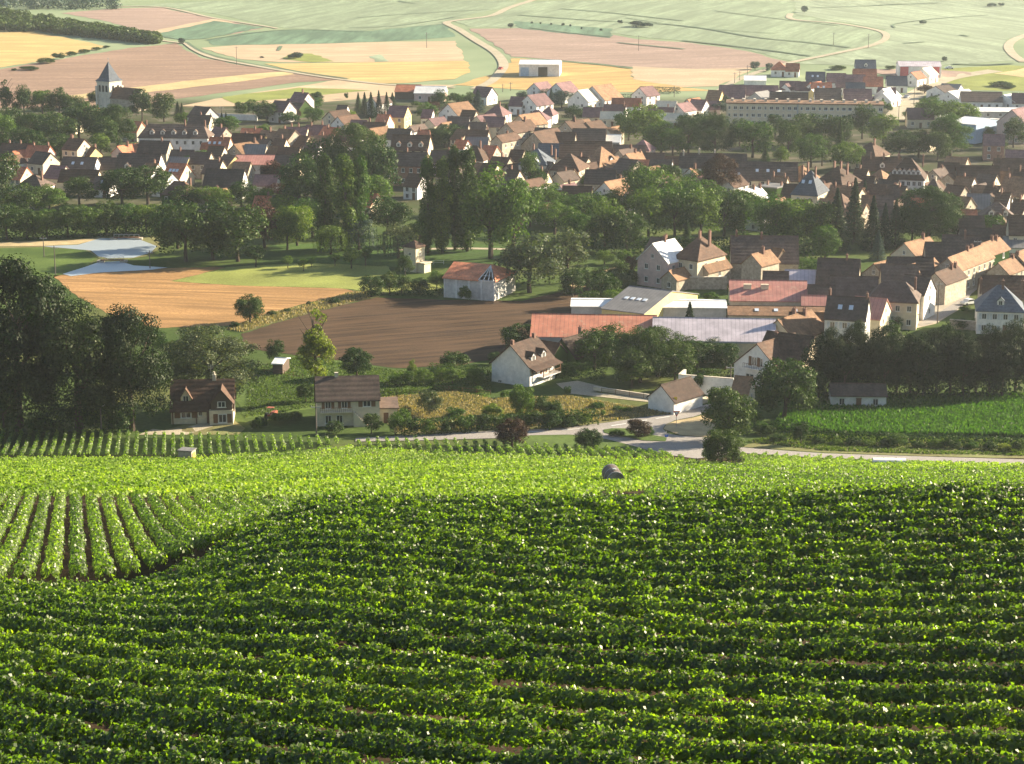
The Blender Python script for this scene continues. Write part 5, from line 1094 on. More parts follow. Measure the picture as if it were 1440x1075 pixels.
def car(px, py, rz, col, label):
    g = P(px, py, .12); root = empty('parked_car', g, rz); m = MB(); L, w = 2.05, .85
    pr = [(-L, .35), (-L, .75), (-L + .25, .88), (-1.1, .92), (-.55, 1.42), (.75, 1.42), (1.35, .95), (L - .1, .85), (L, .6), (L, .35)]; n = len(pr)
    m.add([(x, -w, z) for x, z in pr] + [(x, w, z) for x, z in pr], [tuple(range(n))[::-1], tuple(range(n, 2 * n))] + [(i, (i + 1) % n, n + (i + 1) % n, n + i) for i in range(n)]); m.build('body', col, root)
    for sy in (-1, 1):
        q = MB(); a = [(-1.0, .96), (-.52, 1.36), (.7, 1.36), (1.2, .98)]; q.add([(x, sy * (w + .012), z) for x, z in a] + [(x, sy * (w - .02), z) for x, z in a], [(0, 1, 2, 3), (7, 6, 5, 4), (0, 4, 5, 1), (1, 5, 6, 2), (2, 6, 7, 3), (3, 7, 4, 0)]); q.build('side_window', M_glass, root)
        for x in (-1.25, 1.3): q = MB(); q.tube((x, sy * (w - .15), .32), (x, sy * (w + .04), .32), .32, .32, 12); q.build('wheel', MATS.setdefault('tyre', plain('tyre', (.02, .02, .02), .9)), root)
    tag(root, label, 'car', 'cars parked in town')
WC = plain('white_paint', (.75, .75, .73), .3, .5, .05); GC = plain('grey_paint', (.3, .31, .33), .3, .5, .05); RC = plain('red_paint', (.4, .05, .04), .3, .5, .05)
car(403, 243, R(10), WC, 'white car parked beside the pink-roofed hangar'); car(1275, 138, R(60), GC, 'grey car on the wide pale street'); car(704, 98, R(75), RC, 'small red car on the winding hill road')
car(1262, 143, R(5), WC, 'white car parked by the estate houses'); car(1362, 428, R(30), WC, 'white car parked by the slate villa'); car(1335, 97, R(5), WC, 'white car parked beside the hall with red panels')
# pink hangar with a near-black panel painting the shade of its open bay
b = house(362, 219, 58, 12, 4.4, -4, 'p', 'g', pitch=.38, win_rows=0, name='warehouse', label='hangar with pink sheet roof and dark open bay')
q = MB(); q.box(b['_hl'] * .28, b['_hl'] * .96, -b['_hw'] - .05, -b['_hw'] + .02, -.3, 3.9); q.build('bay_shade_panel', plain('bay_shade', (.015, .013, .012), .95), b)
# footbridge and sluice at the pond
def sluice(px, py, w, label):
    g = P(px, py); root = empty('footbridge', g, 0); m = MB(); m.box(-w / 2, w / 2, -.5, .5, .5, .7); m.build('deck', M_shutb, root)
    for x in (-1, 1): q = MB(); q.box(x * w / 2 - .9, x * w / 2 + .9, -.9, .9, -.5, .497); q.build('pier', M_stone, root)
    for y in (-.45, .45): q = MB(); q.tube((-w / 2, y, 1.4), (w / 2, y, 1.4), .04, .04, 6); [q.tube((x, y, .7), (x, y, 1.4), .03, .03, 5) for x in np.linspace(-w / 2, w / 2, 6)]; q.build('railing', M_metal, root)
    tag(root, label, 'bridge')
sluice(158, 369, 6, 'small sluice bridge across the narrow neck of the pond'); sluice(178, 337, 7, 'footbridge at the far end of the pond')

def fence(pix, h, gap, label, mat=None):
    pts = [P(*q) for q in pix]; o0 = pts[0]; root = empty('fence', o0); mat = mat or M_shutb
    for a, b in zip(pts[:-1], pts[1:]):
        L = (b - a).length; n = max(1, int(L / gap))
        for i in range(n + 1):
            q = a.lerp(b, i / n) - o0; m = MB(); m.tube((q.x, q.y, q.z - .3), (q.x, q.y, q.z + h), .06, .05, 5); m.build('post', mat, root)
        for k in (.45, .9): m = MB(); m.tube(a - o0 + Vector((0, 0, h * k)), b - o0 + Vector((0, 0, h * k)), .03, .03, 4); m.build('rail', mat, root)
    tag(root, label, 'fence')
fence([(372, 524), (400, 529), (426, 534)], 1.2, 2.5, 'wooden post fence in the garden below the tiny dark hut')
fence([(596, 372), (624, 372)], 1.1, 2.0, 'low white fence beside the small square tower', WALL['w'])
fence([(846, 553), (905, 561)], 1.1, 3, 'thin dark fence along the drive of the white house')
fence([(612, 548), (690, 556)], 1.0, 2.5, 'garden fence below the long clipped hedge')
def trailer():
    g = P(1250, 659); root = empty('farm_trailer', g, R(-3)); m = MB(); n = 12; L = 2.6
    pr = [(-.9, .55), (.9, .55), (.95, 1.2)] + [(.95 * math.cos(a), 1.2 + .5 * math.sin(a)) for a in np.linspace(.3, 2.84, 7)] + [(-.95, 1.2)]
    k = len(pr); m.add([(-L, y, z) for y, z in pr] + [(L, y, z) for y, z in pr], [tuple(range(k))[::-1], tuple(range(k, 2 * k))] + [(i, (i + 1) % k, k + (i + 1) % k, k + i) for i in range(k)]); m.build('cover', WALL['w'], root)
    for x in (-1.2, 1.2):
        for sy in (-1, 1): q = MB(); q.tube((x, sy * .75, .3), (x, sy * .95, .3), .32, .32, 12); q.build('wheel', MATS['tyre'], root)
    tag(root, 'low white covered trailer standing between the vine rows and the country road', 'trailer')
trailer()
def tractor():
    g = P(382, 590); root = empty('tractor', g, R(70)); red = plain('faded_red', (.30, .09, .05), .6); m = MB(); m.box(.2, 1.9, -.35, .35, .7, 1.35); m.box(-.9, .2, -.45, .45, .6, 1.1); m.build('body', red, root)
    m = MB(); m.box(-.95, .15, -.6, .6, 2.35, 2.45); m.build('canopy', red, root)
    for x, y in ((-.9, -.55), (-.9, .55), (.1, -.55), (.1, .55)): q = MB(); q.tube((x, y, 1.1), (x, y, 2.35), .04, .04, 5); q.build('canopy_post', M_metal, root)
    for sy in (-1, 1):
        q = MB(); q.tube((-.5, sy * .6, .7), (-.5, sy * .95, .7), .7, .7, 16); q.build('rear_wheel', MATS['tyre'], root); q = MB(); q.tube((1.5, sy * .5, .4), (1.5, sy * .75, .4), .4, .4, 14); q.build('front_wheel', MATS['tyre'], root)
    tag(root, 'small faded red tractor with canopy parked on the garden grass', 'tractor')
tractor()

# ------------------------------------------------------------------ trees, shrubs and hedges
g1, g2, g3 = 'trees of the town', 'trees of the park', 'trees on the near slope foot'
for a in ((28, 606, 160, 246, 'big', 'k', 'tallest broadleaf tree beside the wheat field, its top above the others'), (112, 608, 140, 180, 'big', 'k', 'broad dark tree between the tallest tree and the willow-like one'),
          (186, 606, 104, 176, 'big', 'k', 'tall dark tree behind the lone pole at the vine rows'), (296, 572, 122, 112, 'big', 'g', 'round grey-green tree directly behind the small cottage'),
          (6, 612, 56, 80, 'round', 'd', 'dark tree cut by the picture edge above the vine rows'), (444, 566, 66, 138, 'airy', 'y', 'tall airy yellow-green tree behind the cream house with balcony'),
          (745, 412, 92, 84, 'round', 'g', 'large grey-green tree leaning over the red-roofed barn'), (797, 398, 64, 80, 'oval', 'g', 'grey-green oval tree behind the dark field corner'),
          (1103, 592, 92, 96, 'ball', 'd', 'big rounded dark tree beside the bright green crop'), (1024, 622, 76, 88, 'ball', 'd', 'broad tree beside the junction, behind a smaller one'), (1015, 660, 58, 64, 'ball', 'd', 'dark tree standing at the vineyard corner by the road'),
          (720, 628, 50, 42, 'ball', 'r', 'dark red round shrub tree on the road verge'), (828, 633, 40, 33, 'ball', 'd', 'round dark green bush-like tree on the verge'), (898, 616, 38, 30, 'ball', 'r', 'small dark red tree on the traffic island'),
          (733, 590, 36, 56, 'ball', 'm', 'upright green tree in front of the white house with two dormers'), (502, 531, 46, 46, 'ball', 'd', 'round dark tree beside the dark ploughed field'), (969, 490, 36, 62, 'conifer', 'n', 'dark spruce standing before the lavender roof'),
          (1089, 436, 16, 28, 'conifer', 'n', 'young conifer before the cream hall'), (352, 455, 44, 44, 'ball', 'd', 'lone round tree at the corner of the wheat field'), (982, 556, 16, 32, 'small', 'd', 'thin little tree in front of the tall white wall')):
    tree(*a[:6], label=a[6], group=g3)
T = [ # park and pond
 (262,368,80,88,'round','d'),(300,366,70,84,'round','d'),(335,368,84,84,'round','d'),(372,348,50,66,'oval','r'),(404,352,44,62,'round','m'),(418,346,48,60,'round','l'),(360,376,30,30,'small','d'),(250,350,60,70,'round','d'),
 (458,350,30,118,'poplar','d'),(486,352,36,120,'poplar','m'),(507,350,28,116,'poplar','m'),(602,356,30,122,'poplar','m'),(622,356,28,120,'poplar','m'),(640,352,28,132,'poplar','d'),(657,354,34,132,'poplar','d'),(690,364,78,128,'oval','m'),(722,366,66,116,'oval','m'),
 (505,352,46,50,'willow','b'),(560,364,52,52,'willow','g'),(465,358,44,46,'willow','m'),(500,262,80,88,'big','d'),(455,262,60,72,'round','d'),(533,275,60,76,'round','d'),(515,300,70,60,'round','m'),(545,330,60,56,'round','d'),(430,300,70,84,'round','d'),(440,335,60,60,'round','m'),(470,300,60,70,'round','d'),
 (405,378,16,18,'small','m'),(427,382,16,18,'small','m'),(438,376,14,14,'small','m'),(471,374,18,18,'small','m'),(494,378,26,28,'small','m'),(514,374,22,26,'small','m'),(570,388,24,30,'round','d'),(590,345,40,36,'round','d'),(680,300,50,50,'round','d'),
 # belt between park and town
 (10,338,50,52,'round','d'),(38,336,44,46,'round','d'),(66,334,44,44,'round','m'),(96,334,46,46,'round','d'),(124,332,44,46,'round','m'),(150,330,46,50,'round','d'),(178,330,46,44,'round','m'),(206,328,46,44,'round','m'),(232,330,40,46,'round','m'),
 (112,288,48,40,'round','d'),(172,290,60,58,'round','d'),(208,288,64,60,'round','d'),(340,295,42,42,'round','d'),(300,300,50,40,'round','m'),(262,298,44,40,'round','d'),(372,300,44,36,'round','m'),(398,306,40,34,'round','l'),(30,305,60,50,'round','d'),(70,300,50,40,'round','m'),(4,280,50,70,'round','d'),(388,290,40,34,'round','r'),(385,262,36,36,'round','r'),(415,280,40,36,'round','m'),(280,245,40,36,'round','m'),
 (850,352,56,72,'round','m'),(818,356,50,62,'round','m'),(880,356,56,66,'round','d'),(912,340,60,76,'round','m'),(948,338,60,80,'round','m'),(918,310,72,82,'round','m'),(985,338,60,72,'round','m'),(1018,332,60,66,'round','d'),(1046,330,60,64,'round','m'),(1090,350,60,78,'round','m'),(1122,350,70,72,'round','m'),(1108,345,60,70,'round','m'),(1152,352,46,70,'oval','d'),
 (1175,352,44,82,'conifer','n'),(1200,340,40,84,'conifer','n'),(1226,352,38,72,'conifer','n'),(1258,348,34,64,'conifer','n'),(1243,350,30,60,'conifer','n'),(1234,366,26,40,'conifer','b'),(1305,342,90,80,'big','d'),(1282,345,50,62,'round','d'),(1332,340,46,52,'round','d'),(1160,364,40,50,'round','m'),(990,300,50,50,'round','m'),(965,305,50,56,'round','m'),(1036,312,50,50,'round','d'),
 (770,300,50,46,'round','m'),(800,320,60,46,'round','m'),(830,318,60,50,'round','m'),(780,330,60,50,'round','m'),(865,310,44,46,'round','m'),(745,320,44,60,'oval','m'),(1380,332,30,30,'round','l'),(1355,322,36,30,'round','m'),(1395,340,34,40,'round','m'),(1408,350,30,34,'round','m'),(1338,372,26,24,'round','m'),(1360,372,22,18,'bush','y'),
 # left wooded hill round the church
 (10,166,30,56,'airy','d'),(34,166,28,46,'round','d'),(60,164,34,40,'round','m'),(84,164,28,44,'round','d'),(18,196,44,46,'round','d'),(50,200,44,44,'round','d'),(80,206,50,52,'round','d'),(112,196,60,50,'round','d'),(136,196,50,50,'round','d'),(166,206,48,58,'big','d'),(150,214,40,50,'round','d'),(40,222,46,44,'round','d'),(86,226,44,40,'round','d'),(142,222,30,34,'round','m'),(2,208,40,52,'round','m'),(4,190,20,20,'round','y'),
 (200,170,34,44,'round','d'),(231,172,32,44,'round','d'),(136,150,24,24,'round','d'),(105,164,40,30,'round','d'),(250,162,12,18,'conifer','d'),(256,162,10,16,'conifer','d'),(258,175,30,18,'bush','m'),(338,166,20,24,'round','d'),(356,164,22,26,'round','m'),(375,172,36,30,'round','d'),(320,190,40,28,'round','m'),(312,172,8,14,'conifer','n'),(318,172,8,14,'conifer','n'),(445,152,22,24,'round','d'),(430,158,44,24,'round','m'),(408,174,30,18,'bush','m'),(385,162,16,14,'bush','y'),(400,165,14,12,'bush','l'),
 (418,168,16,14,'bush','r'),(440,172,30,22,'round','m'),(374,204,12,22,'conifer','d'),(350,210,24,18,'round','m'),(372,190,26,16,'bush','m'),(250,204,20,18,'round','m'),
 (504,158,14,26,'conifer','d'),(513,160,16,28,'conifer','n'),(522,166,18,34,'conifer','n'),(533,164,16,34,'conifer','n'),(544,164,16,32,'conifer','n'),(552,156,16,24,'conifer','n'),(494,175,18,20,'round','l'),(487,140,8,10,'bush','d'),(600,172,28,30,'round','m'),(618,156,24,30,'round','d'),(608,158,20,16,'round','r'),(638,144,26,14,'bush','d'),(650,150,24,18,'bush','m'),(672,158,24,30,'conifer','b'),(662,152,20,24,'round','d'),(585,150,16,8,'bush','m'),
 (715,160,16,16,'bush','y'),(626,208,50,36,'round','d'),(644,206,36,28,'round','d'),(540,205,34,20,'bush','m'),(612,208,30,24,'round','d'),(735,146,20,18,'round','b'),(752,152,26,16,'round','b'),(768,142,20,18,'round','b'),(775,148,16,22,'conifer','b'),(790,152,26,26,'round','b'),(800,144,20,16,'round','b'),(806,170,30,22,'round','d'),(828,164,26,16,'bush','m'),(836,170,40,18,'bush','m'),(820,152,16,14,'bush','m'),(760,170,16,10,'bush','y'),(742,150,30,14,'bush','d'),
 (905,206,62,58,'round','m'),(930,216,50,48,'round','m'),(884,198,40,48,'round','m'),(946,222,44,42,'round','m'),(968,216,46,60,'round','d'),(1005,222,52,60,'big','d'),(988,206,40,48,'round','d'),(1058,222,56,56,'round','m'),(1040,206,34,42,'round','d'),(1090,196,24,36,'oval','d'),(1108,224,34,56,'round','d'),(1126,206,60,50,'round','d'),(1152,206,56,44,'round','d'),(1178,206,40,46,'round','d'),(1140,236,42,52,'round','m'),(1180,226,24,54,'conifer','d'),(1156,234,24,44,'oval','g'),(1192,240,44,44,'round','m'),(1212,196,40,50,'round','d'),
 (1242,202,40,44,'round','m'),(1265,224,48,44,'round','d'),(1292,222,46,40,'round','d'),(1318,226,34,44,'round','d'),(1336,220,56,58,'big','m'),(1310,178,50,40,'round','m'),(1345,186,60,46,'round','m'),(1282,170,26,16,'round','m'),(1425,208,34,44,'round','d'),(1402,220,28,26,'round','d'),(1388,200,20,24,'round','m'),(1240,158,12,18,'round','m'),(1250,158,12,14,'bush','m'),(1300,132,22,14,'round','r'),(1318,142,34,8,'bush','d'),(1348,146,14,8,'bush','m'),(1372,146,18,8,'bush','m'),(1432,144,18,8,'bush','m'),(1298,146,16,8,'bush','m'),
 (1076,230,18,22,'conifer','d'),(1098,232,22,26,'round','m'),(1012,280,52,62,'big','r'),(985,276,46,40,'round','m'),(962,290,50,40,'round','m'),(1060,286,30,24,'round','d'),(1130,272,30,26,'round','m'),(1156,276,26,22,'round','r'),(1215,298,18,44,'conifer','n'),(1150,298,36,24,'round','m'),(1128,300,30,20,'round','m'),(1178,300,32,22,'round','l'),(960,304,40,30,'round','m'),(1060,304,50,30,'round','m'),
 (745,262,26,50,'oval','m'),(757,275,24,40,'round','m'),(740,236,22,24,'round','d'),(792,258,24,22,'round','d'),(830,262,40,20,'bush','m'),(884,262,36,24,'round','l'),(808,292,40,28,'round','m'),(836,296,36,22,'round','m'),(900,282,50,52,'round','d'),(938,272,40,44,'round','d'),(862,296,40,20,'bush','l'),(786,266,30,16,'bush','d'),(872,234,14,10,'bush','m'),(1092,268,24,16,'bush','y'),(970,150,14,12,'round','b'),(985,158,20,12,'round','b'),(1012,162,24,22,'round','b'),(1020,150,12,16,'round','b'),
 (1062,98,14,12,'round','b'),(1082,98,10,10,'round','b'),(1080,101,8,7,'bush','b'),(1252,98,20,6,'bush','d'),(1178,98,30,6,'bush','d'),(1328,87,10,8,'bush','b'),(1270,118,8,10,'round','b'),(1407,122,40,8,'bush','d'),(1420,125,24,6,'bush','d'),(1103,142,10,6,'bush','m'),(1116,142,10,7,'bush','m'),(1180,144,14,4,'bush','d'),
 # hillside specks
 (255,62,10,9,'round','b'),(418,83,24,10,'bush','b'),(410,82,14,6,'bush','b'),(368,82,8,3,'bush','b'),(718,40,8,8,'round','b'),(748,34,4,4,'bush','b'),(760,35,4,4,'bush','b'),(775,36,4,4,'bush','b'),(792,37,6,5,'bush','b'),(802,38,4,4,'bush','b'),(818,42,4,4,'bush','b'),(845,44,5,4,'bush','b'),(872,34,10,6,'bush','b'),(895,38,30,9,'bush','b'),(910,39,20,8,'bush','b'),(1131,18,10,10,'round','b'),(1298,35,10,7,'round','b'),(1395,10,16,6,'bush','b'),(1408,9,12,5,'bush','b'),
 (40,99,34,6,'bush','d'),(64,90,30,9,'bush','d'),(82,84,24,10,'bush','d'),(100,79,20,7,'bush','d'),(118,75,20,6,'bush','d'),(135,71,18,5,'bush','d'),(150,68,14,4,'bush','d'),(20,100,10,4,'bush','d'),
 # gardens and roadside nearer the viewer
 (60,611,54,26,'bush','m'),(118,604,60,40,'bush','d'),(170,608,50,40,'bush','d'),(388,512,26,36,'oval','d'),(430,566,24,30,'round','d'),(414,592,26,14,'bush','d'),(395,596,40,18,'bush','m'),(365,604,26,20,'bush','d'),(470,610,30,20,'bush','d'),(330,462,18,10,'bush','d'),(312,466,14,6,'bush','d'),(382,444,16,8,'bush','d'),(404,440,14,7,'bush','d'),(470,428,18,10,'bush','d'),(434,430,8,7,'bush','d'),
 (240,510,40,34,'round','d'),(262,500,24,30,'round','m'),(215,500,40,40,'round','d'),(522,418,38,32,'round','d'),(548,414,24,36,'round','d'),(565,412,26,26,'round','d'),(590,412,28,22,'round','d'),(614,408,24,30,'round','m'),(654,424,20,24,'bush','m'),(575,542,16,22,'round','m'),(580,536,14,30,'oval','y'),(596,540,24,22,'round','m'),(558,542,22,18,'round','m'),(622,536,22,20,'round','m'),(636,540,18,24,'round','m'),(668,542,28,26,'round','m'),(672,552,16,10,'bush','m'),(640,520,50,28,'bush','d'),(696,512,20,18,'round','d'),(730,498,50,48,'round','d'),
 (604,585,34,38,'round','g'),(570,590,24,20,'bush','d'),(556,612,20,36,'round','m'),(566,608,24,34,'round','m'),(580,612,26,26,'bush','d'),(602,612,26,24,'bush','m'),(630,610,26,22,'bush','d'),(655,608,34,26,'bush','m'),(682,606,28,26,'bush','d'),(705,602,26,20,'bush','m'),(750,602,40,28,'bush','d'),(775,604,36,28,'bush','d'),(800,600,40,20,'bush','d'),(820,596,36,16,'bush','m'),(760,585,40,30,'round','d'),(780,592,30,32,'bush','d'),(640,590,36,18,'bush','m'),(692,588,34,22,'bush','l'),(552,578,16,14,'bush','r'),(522,610,24,32,'round','d'),(536,600,10,8,'bush','d'),(710,560,16,12,'bush','m'),
 (798,556,14,14,'bush','m'),(840,575,24,10,'bush','m'),(868,578,16,8,'bush','m'),(880,580,24,8,'bush','m'),(848,586,10,10,'bush','l'),(868,614,26,10,'bush','d'),(912,614,18,16,'bush','m'),
 (836,520,60,62,'round','d'),(858,512,56,58,'round','d'),(900,538,70,76,'big','d'),(925,530,70,72,'big','d'),(888,545,56,54,'round','d'),(950,535,60,56,'round','d'),(980,520,50,44,'round','d'),(1000,510,44,36,'round','d'),(1020,520,40,40,'round','d'),(1030,505,44,40,'round','d'),(960,512,60,40,'round','d'),(1058,470,16,14,'round','m'),
 (850,432,40,52,'round','d'),(830,440,40,32,'round','d'),(862,440,36,36,'round','m'),(885,444,30,24,'bush','m'),(905,446,36,26,'bush','m'),(928,444,34,22,'bush','m'),(945,446,24,20,'bush','m'),(975,444,32,22,'bush','m'),(996,446,34,26,'bush','m'),(1030,440,30,16,'bush','m'),(1054,442,22,26,'round','m'),(805,418,36,44,'round','d'),(825,412,30,36,'round','d'),(846,408,40,34,'round','d'),(872,406,30,24,'round','g'),(888,400,24,22,'bush','d'),(870,396,30,30,'round','d'),(888,388,20,30,'round','r'),(930,388,20,14,'round','d'),(945,374,20,36,'conifer','d'),(966,350,20,40,'conifer','d'),(878,372,20,22,'round','m'),(1005,378,24,34,'round','m'),(1020,376,30,28,'round','d'),(1045,372,34,50,'round','d'),(1092,392,30,24,'round','m'),(1136,388,40,26,'round','m'),(1070,402,16,12,'bush','m'),
 (955,420,18,10,'bush','m'),(975,422,24,12,'bush','l'),(1000,424,26,14,'bush','m'),(850,372,26,20,'round','m'),(1020,398,14,16,'bush','m'),
 (1078,612,28,16,'bush','d'),(1070,610,26,20,'bush','m'),(1126,626,24,36,'oval','d'),(1060,600,30,26,'bush','m'),(1095,622,30,12,'bush','d'),(1150,626,24,12,'bush','d'),(1176,627,22,10,'bush','m'),(1200,628,24,14,'bush','d'),(1222,629,24,12,'bush','m'),(1262,630,26,24,'round','m'),(1244,630,20,14,'bush','d'),(1290,632,24,12,'bush','d'),(1316,632,26,16,'bush','m'),(1338,633,28,20,'bush','d'),(1366,634,26,14,'bush','m'),(1392,636,26,16,'bush','d'),(1412,637,22,14,'bush','y'),(1432,638,24,22,'bush','d'),(1006,634,14,10,'bush','l'),(997,655,20,26,'small','l'),(1218,558,28,34,'round','d'),(1180,558,26,14,'bush','d'),(1150,566,30,44,'round','d'),(1135,580,30,40,'round','d'),
 (1240,470,44,22,'round','d'),(1258,462,36,22,'bush','m'),(1395,462,20,16,'round','d'),(1375,462,24,18,'bush','d'),(1350,462,30,16,'bush','d'),(1410,464,24,14,'bush','d'),(1424,468,20,16,'bush','m'),(1330,470,22,14,'bush','m'),(1356,440,22,10,'bush','m'),(890,676,30,18,'bush','y'),(1434,668,30,14,'bush','y'),(1020,660,14,8,'bush','y'),
]
for t_ in T: tree(*t_, group=g2 if t_[1] > 240 and t_[1] < 400 else g1 if t_[1] <= 240 else g3)
# the tall screen of trees along the green crop
for i in range(17):
    x = 1150 + i * 18.5; tree(x, 552 + (i % 3) * 5, 46 + (i * 7) % 12, 82 + (i * 13) % 22, 'big' if i % 2 else 'round', 'k', 'dark tree of the tall screen along the green crop', 'screen of trees along the green crop')
hedge([(1148, 556), (1300, 558), (1450, 560)], 5, 4.5, 'd', 'dark undergrowth below the tall screen of trees', .5, 10)
hedge([(-10, 609), (60, 609), (190, 608)], 4, 4.5, 'd', 'dark undergrowth below the tall trees above the vine rows', .4, 14)
hedge([(-10, 337), (110, 333), (225, 331)], 4, 3.5, 'd', 'bushy hedge along the pond bank', .5, 10)
hedge([(800, 357), (980, 356), (1165, 362)], 5, 4, 'd', 'undergrowth along the belt of trees behind the pink house', .55, 8)
hedge([(1085, 606), (1180, 622), (1300, 627), (1450, 632)], 2.5, 1.9, 'd', 'rough hedge between the green crop and the country road', .4, 16)
hedge([(560, 613), (640, 608), (740, 602), (840, 596)], 3, 2.6, 'd', 'bushy roadside hedge before the dry field', .4, 14)
hedge([(602, 530), (640, 532), (690, 536)], 3, 2.6, 'd', 'long clipped dark hedge beside the white house with two dormers')
hedge([(780, 530), (852, 534)], 3, 3.0, 'd', 'clipped dark hedge behind the drive of the white house')
hedge([(546, 415), (622, 418)], 2, 2.2, 'd', 'low hedge in front of the red-roofed barn')
hedge([(955, 528), (1058, 534)], 2, 1.6, 'd', 'low hedge along the top of the white wall')
hedge([(1256, 470), (1280, 446)], 2.2, 1.8, 'm', 'clipped hedge at the street corner')
hedge([(880, 372), (905, 374)], 2, 2.0, 'd', 'short hedge beside the pink house')
hedge([(800, 138), (890, 140)], 3, 2.2, 'b', 'dark hedge behind the white gabled houses')
hedge([(900, 130), (956, 132)], 3, 2.6, 'b', 'dark hedge beside the wheat, above the cream roofs')
# the dark wood on the far left hill
cs = []; ns = []
for i in range(420):
    u = i / 419; x = -15 + u * 235 + random.uniform(-4, 4); top = 18 + u * 42; bot = 38 + u * 25
    y = random.uniform(top, bot + (4 if x < 40 else 0)); p = P(x, y); h = random.uniform(3.5, 6.5); n = 130
    v = rng.normal(size=(n, 3)); v /= np.linalg.norm(v, axis=1, keepdims=True); cs.append(np.array(p) + v * np.array([3.4, 3.4, h * .5]) + np.array([0, 0, h * .5])); ns.append(v + rng.normal(0, .4, (n, 3)))
me = quads('wood', np.concatenate(cs), np.concatenate(ns), rng.uniform(.8, 1.6, 420 * 130)); me.materials.append(LEAF['d'])
tag(link('far_wood', me), 'dark wood on the far hillside beside the golden field', 'wood', None, 'stuff')
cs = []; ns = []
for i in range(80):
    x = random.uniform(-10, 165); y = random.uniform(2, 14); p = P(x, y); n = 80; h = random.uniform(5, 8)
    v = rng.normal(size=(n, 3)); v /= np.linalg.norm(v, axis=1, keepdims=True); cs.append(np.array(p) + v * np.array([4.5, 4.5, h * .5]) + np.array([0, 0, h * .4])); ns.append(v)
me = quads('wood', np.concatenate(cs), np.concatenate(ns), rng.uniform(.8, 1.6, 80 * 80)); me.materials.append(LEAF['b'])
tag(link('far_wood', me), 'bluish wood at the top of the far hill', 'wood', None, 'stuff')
# crop of the green field, rough grass
def scatter(name, pix, n, h, w, mat, label, kind='stuff', cat='crop'):
    pl = [tuple(P(*q)[:2]) for q in pix]; a = np.array(pl); lo, hi = a.min(0), a.max(0); x = rng.uniform(lo[0], hi[0], n * 2); y = rng.uniform(lo[1], hi[1], n * 2); m = inside(pl, x, y); x, y = x[m][:n], y[m][:n]; k = len(x)
    hh = h * rng.uniform(.5, 1.1, k); c = np.stack([x, y, terr(x, y) + hh * .5], 1); nr = np.stack([rng.normal(size=k), rng.normal(size=k), rng.normal(0, .35, k)], 1)
    me = quads(name, c, nr, w * rng.uniform(.7, 1.3, k), h / w * .8, .85); me.materials.append(mat); return tag(link(name, me), label, cat, None, kind)
scatter('maize_crop', [(1088, 600), (1105, 577), (1150, 560), (1450, 558), (1450, 616), (1300, 614), (1180, 612), (1115, 610)], 26000, 1.3, .45, leaf_mat('maize_leaf', (.075, .16, .024), .4), 'bright green standing crop below the dark trees')
GR = leaf_mat('dry_blade', (.27, .23, .12), .25); GG = leaf_mat('grass_blade', (.07, .11, .025), .4)
scatter('rough_grass', [(540, 560), (640, 552), (690, 562), (800, 558), (910, 577), (960, 582), (900, 588), (840, 594), (700, 604), (560, 608)], 22000, .55, .3, GR, 'rough dry grass beside the road', cat='grass')
scatter('rough_grass', [(1050, 622), (1110, 612), (1300, 617), (1440, 620), (1440, 642), (1300, 640), (1160, 635)], 9000, .6, .35, GG, 'rough weeds between the road and the green crop', cat='grass')
scatter('grass', [(350, 520), (420, 502), (560, 522), (640, 521), (690, 532), (690, 558), (620, 572), (560, 558), (440, 573), (345, 588)], 16000, .4, .3, GG, 'garden grass around the cream house', cat='grass')
scatter('rough_grass', [(318, 464), (380, 442), (440, 428), (498, 411), (542, 413), (478, 430), (400, 451), (340, 468)], 7000, .7, .35, GR, 'dry grass bank between wheat and ploughed field', cat='grass')

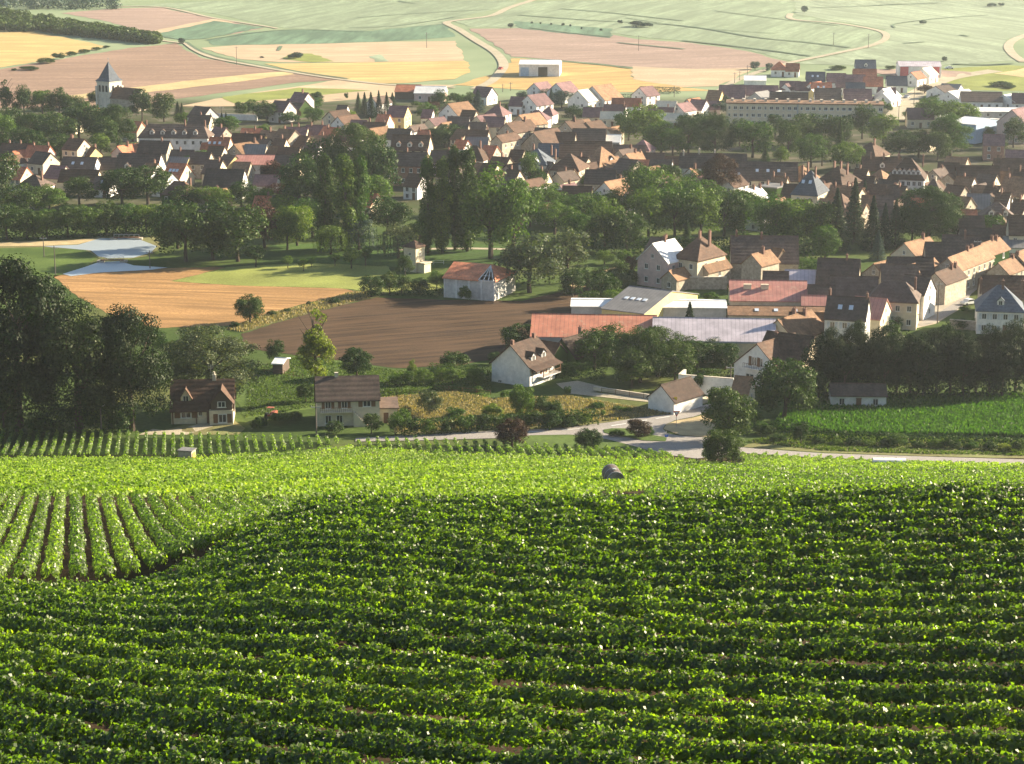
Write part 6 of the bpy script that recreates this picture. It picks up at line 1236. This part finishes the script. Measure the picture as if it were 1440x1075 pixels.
# ------------------------------------------------------------------ labels that single each thing out
for o in list(bpy.data.objects):
    if o.parent is None and o.get('label') and o.get('category') and o.get('kind') is None and not o.name.startswith('vine') and o.get('category') not in ('road sign', 'car', 'wall'):
        x, y = topix(o.matrix_world.translation if False else Vector(o.location)); w = o['label'].split()
        if o.get('group') == 'screen of trees along the green crop': continue
        if -5 < x < 1445: LAND.append((o['label'], x, y - 12))
SHORT = {}
def short(l):
    """first words of a landmark's label, up to its noun phrase"""
    for c in (' with ', ' standing ', ' beside ', ' behind ', ' in front ', ' at the ', ' among ', ' lying ', ' before ', ' under ', ' below ', ' across ', ' along ', ' leaning ', ' between ', ' directly ', ' cut ', ' lit ', ' on the '):
        l = l.split(c)[0]
    return 'the ' + l.replace(',', '')
cnt = {}
for l, x, y in LAND: cnt[short(l)] = cnt.get(short(l), 0) + 1
LAND = [(short(l), x, y) for l, x, y in LAND if cnt[short(l)] == 1 and len(short(l).split()) <= 6]
ORD = ['', 'second ', 'third ', 'fourth ', 'fifth ', 'sixth ', 'seventh ', 'eighth ', 'ninth ', 'tenth ', 'eleventh ', 'twelfth ']
byk = {}
for o, d, x, y in AUTO:
    best = min(LAND, key=lambda q: math.hypot(q[1] - x, (q[2] - y) * 1.7)); dx, dy = x - best[1], y - best[2]
    if abs(dy) * 2.2 > abs(dx) * 1.0: w = 'behind' if dy < 0 else 'in front of'
    else: w = 'left of' if dx < 0 else 'right of'
    byk.setdefault((d, w, best[0]), []).append((math.hypot(dx, dy * 1.7), o))
for (d, w, l), v in byk.items():
    v.sort(key=lambda q: q[0])
    for i, (_, o) in enumerate(v): o['label'] = f"{ORD[min(i, 11)]}{d} {w} {l}"
for b in BLD:
    for k in ('_hl', '_hw', '_he', '_rise'): del b[k]

# ------------------------------------------------------------------ haze: one closed box of even air round the whole scene
m = bpy.data.materials.new('haze'); m.use_nodes = True; t = m.node_tree; t.nodes.clear()
pv = t.nodes.new('ShaderNodeVolumePrincipled'); pv.inputs['Density'].default_value = HAZE; pv.inputs['Anisotropy'].default_value = .4
pv.inputs['Color'].default_value = (.9, .95, 1.0, 1)
ou = t.nodes.new('ShaderNodeOutputMaterial'); t.links.new(pv.outputs[0], ou.inputs['Volume'])
mb = MB(); zmin = float(gz.min()) - 1; zmax = max(float(gz.max()), 118.0) + 8
mb.box(-4100, 4100, -160, 6100, zmin, zmax)
ho = mb.build('haze', m); tag(ho, kind='stuff')
m.cycles.homogeneous_volume = True
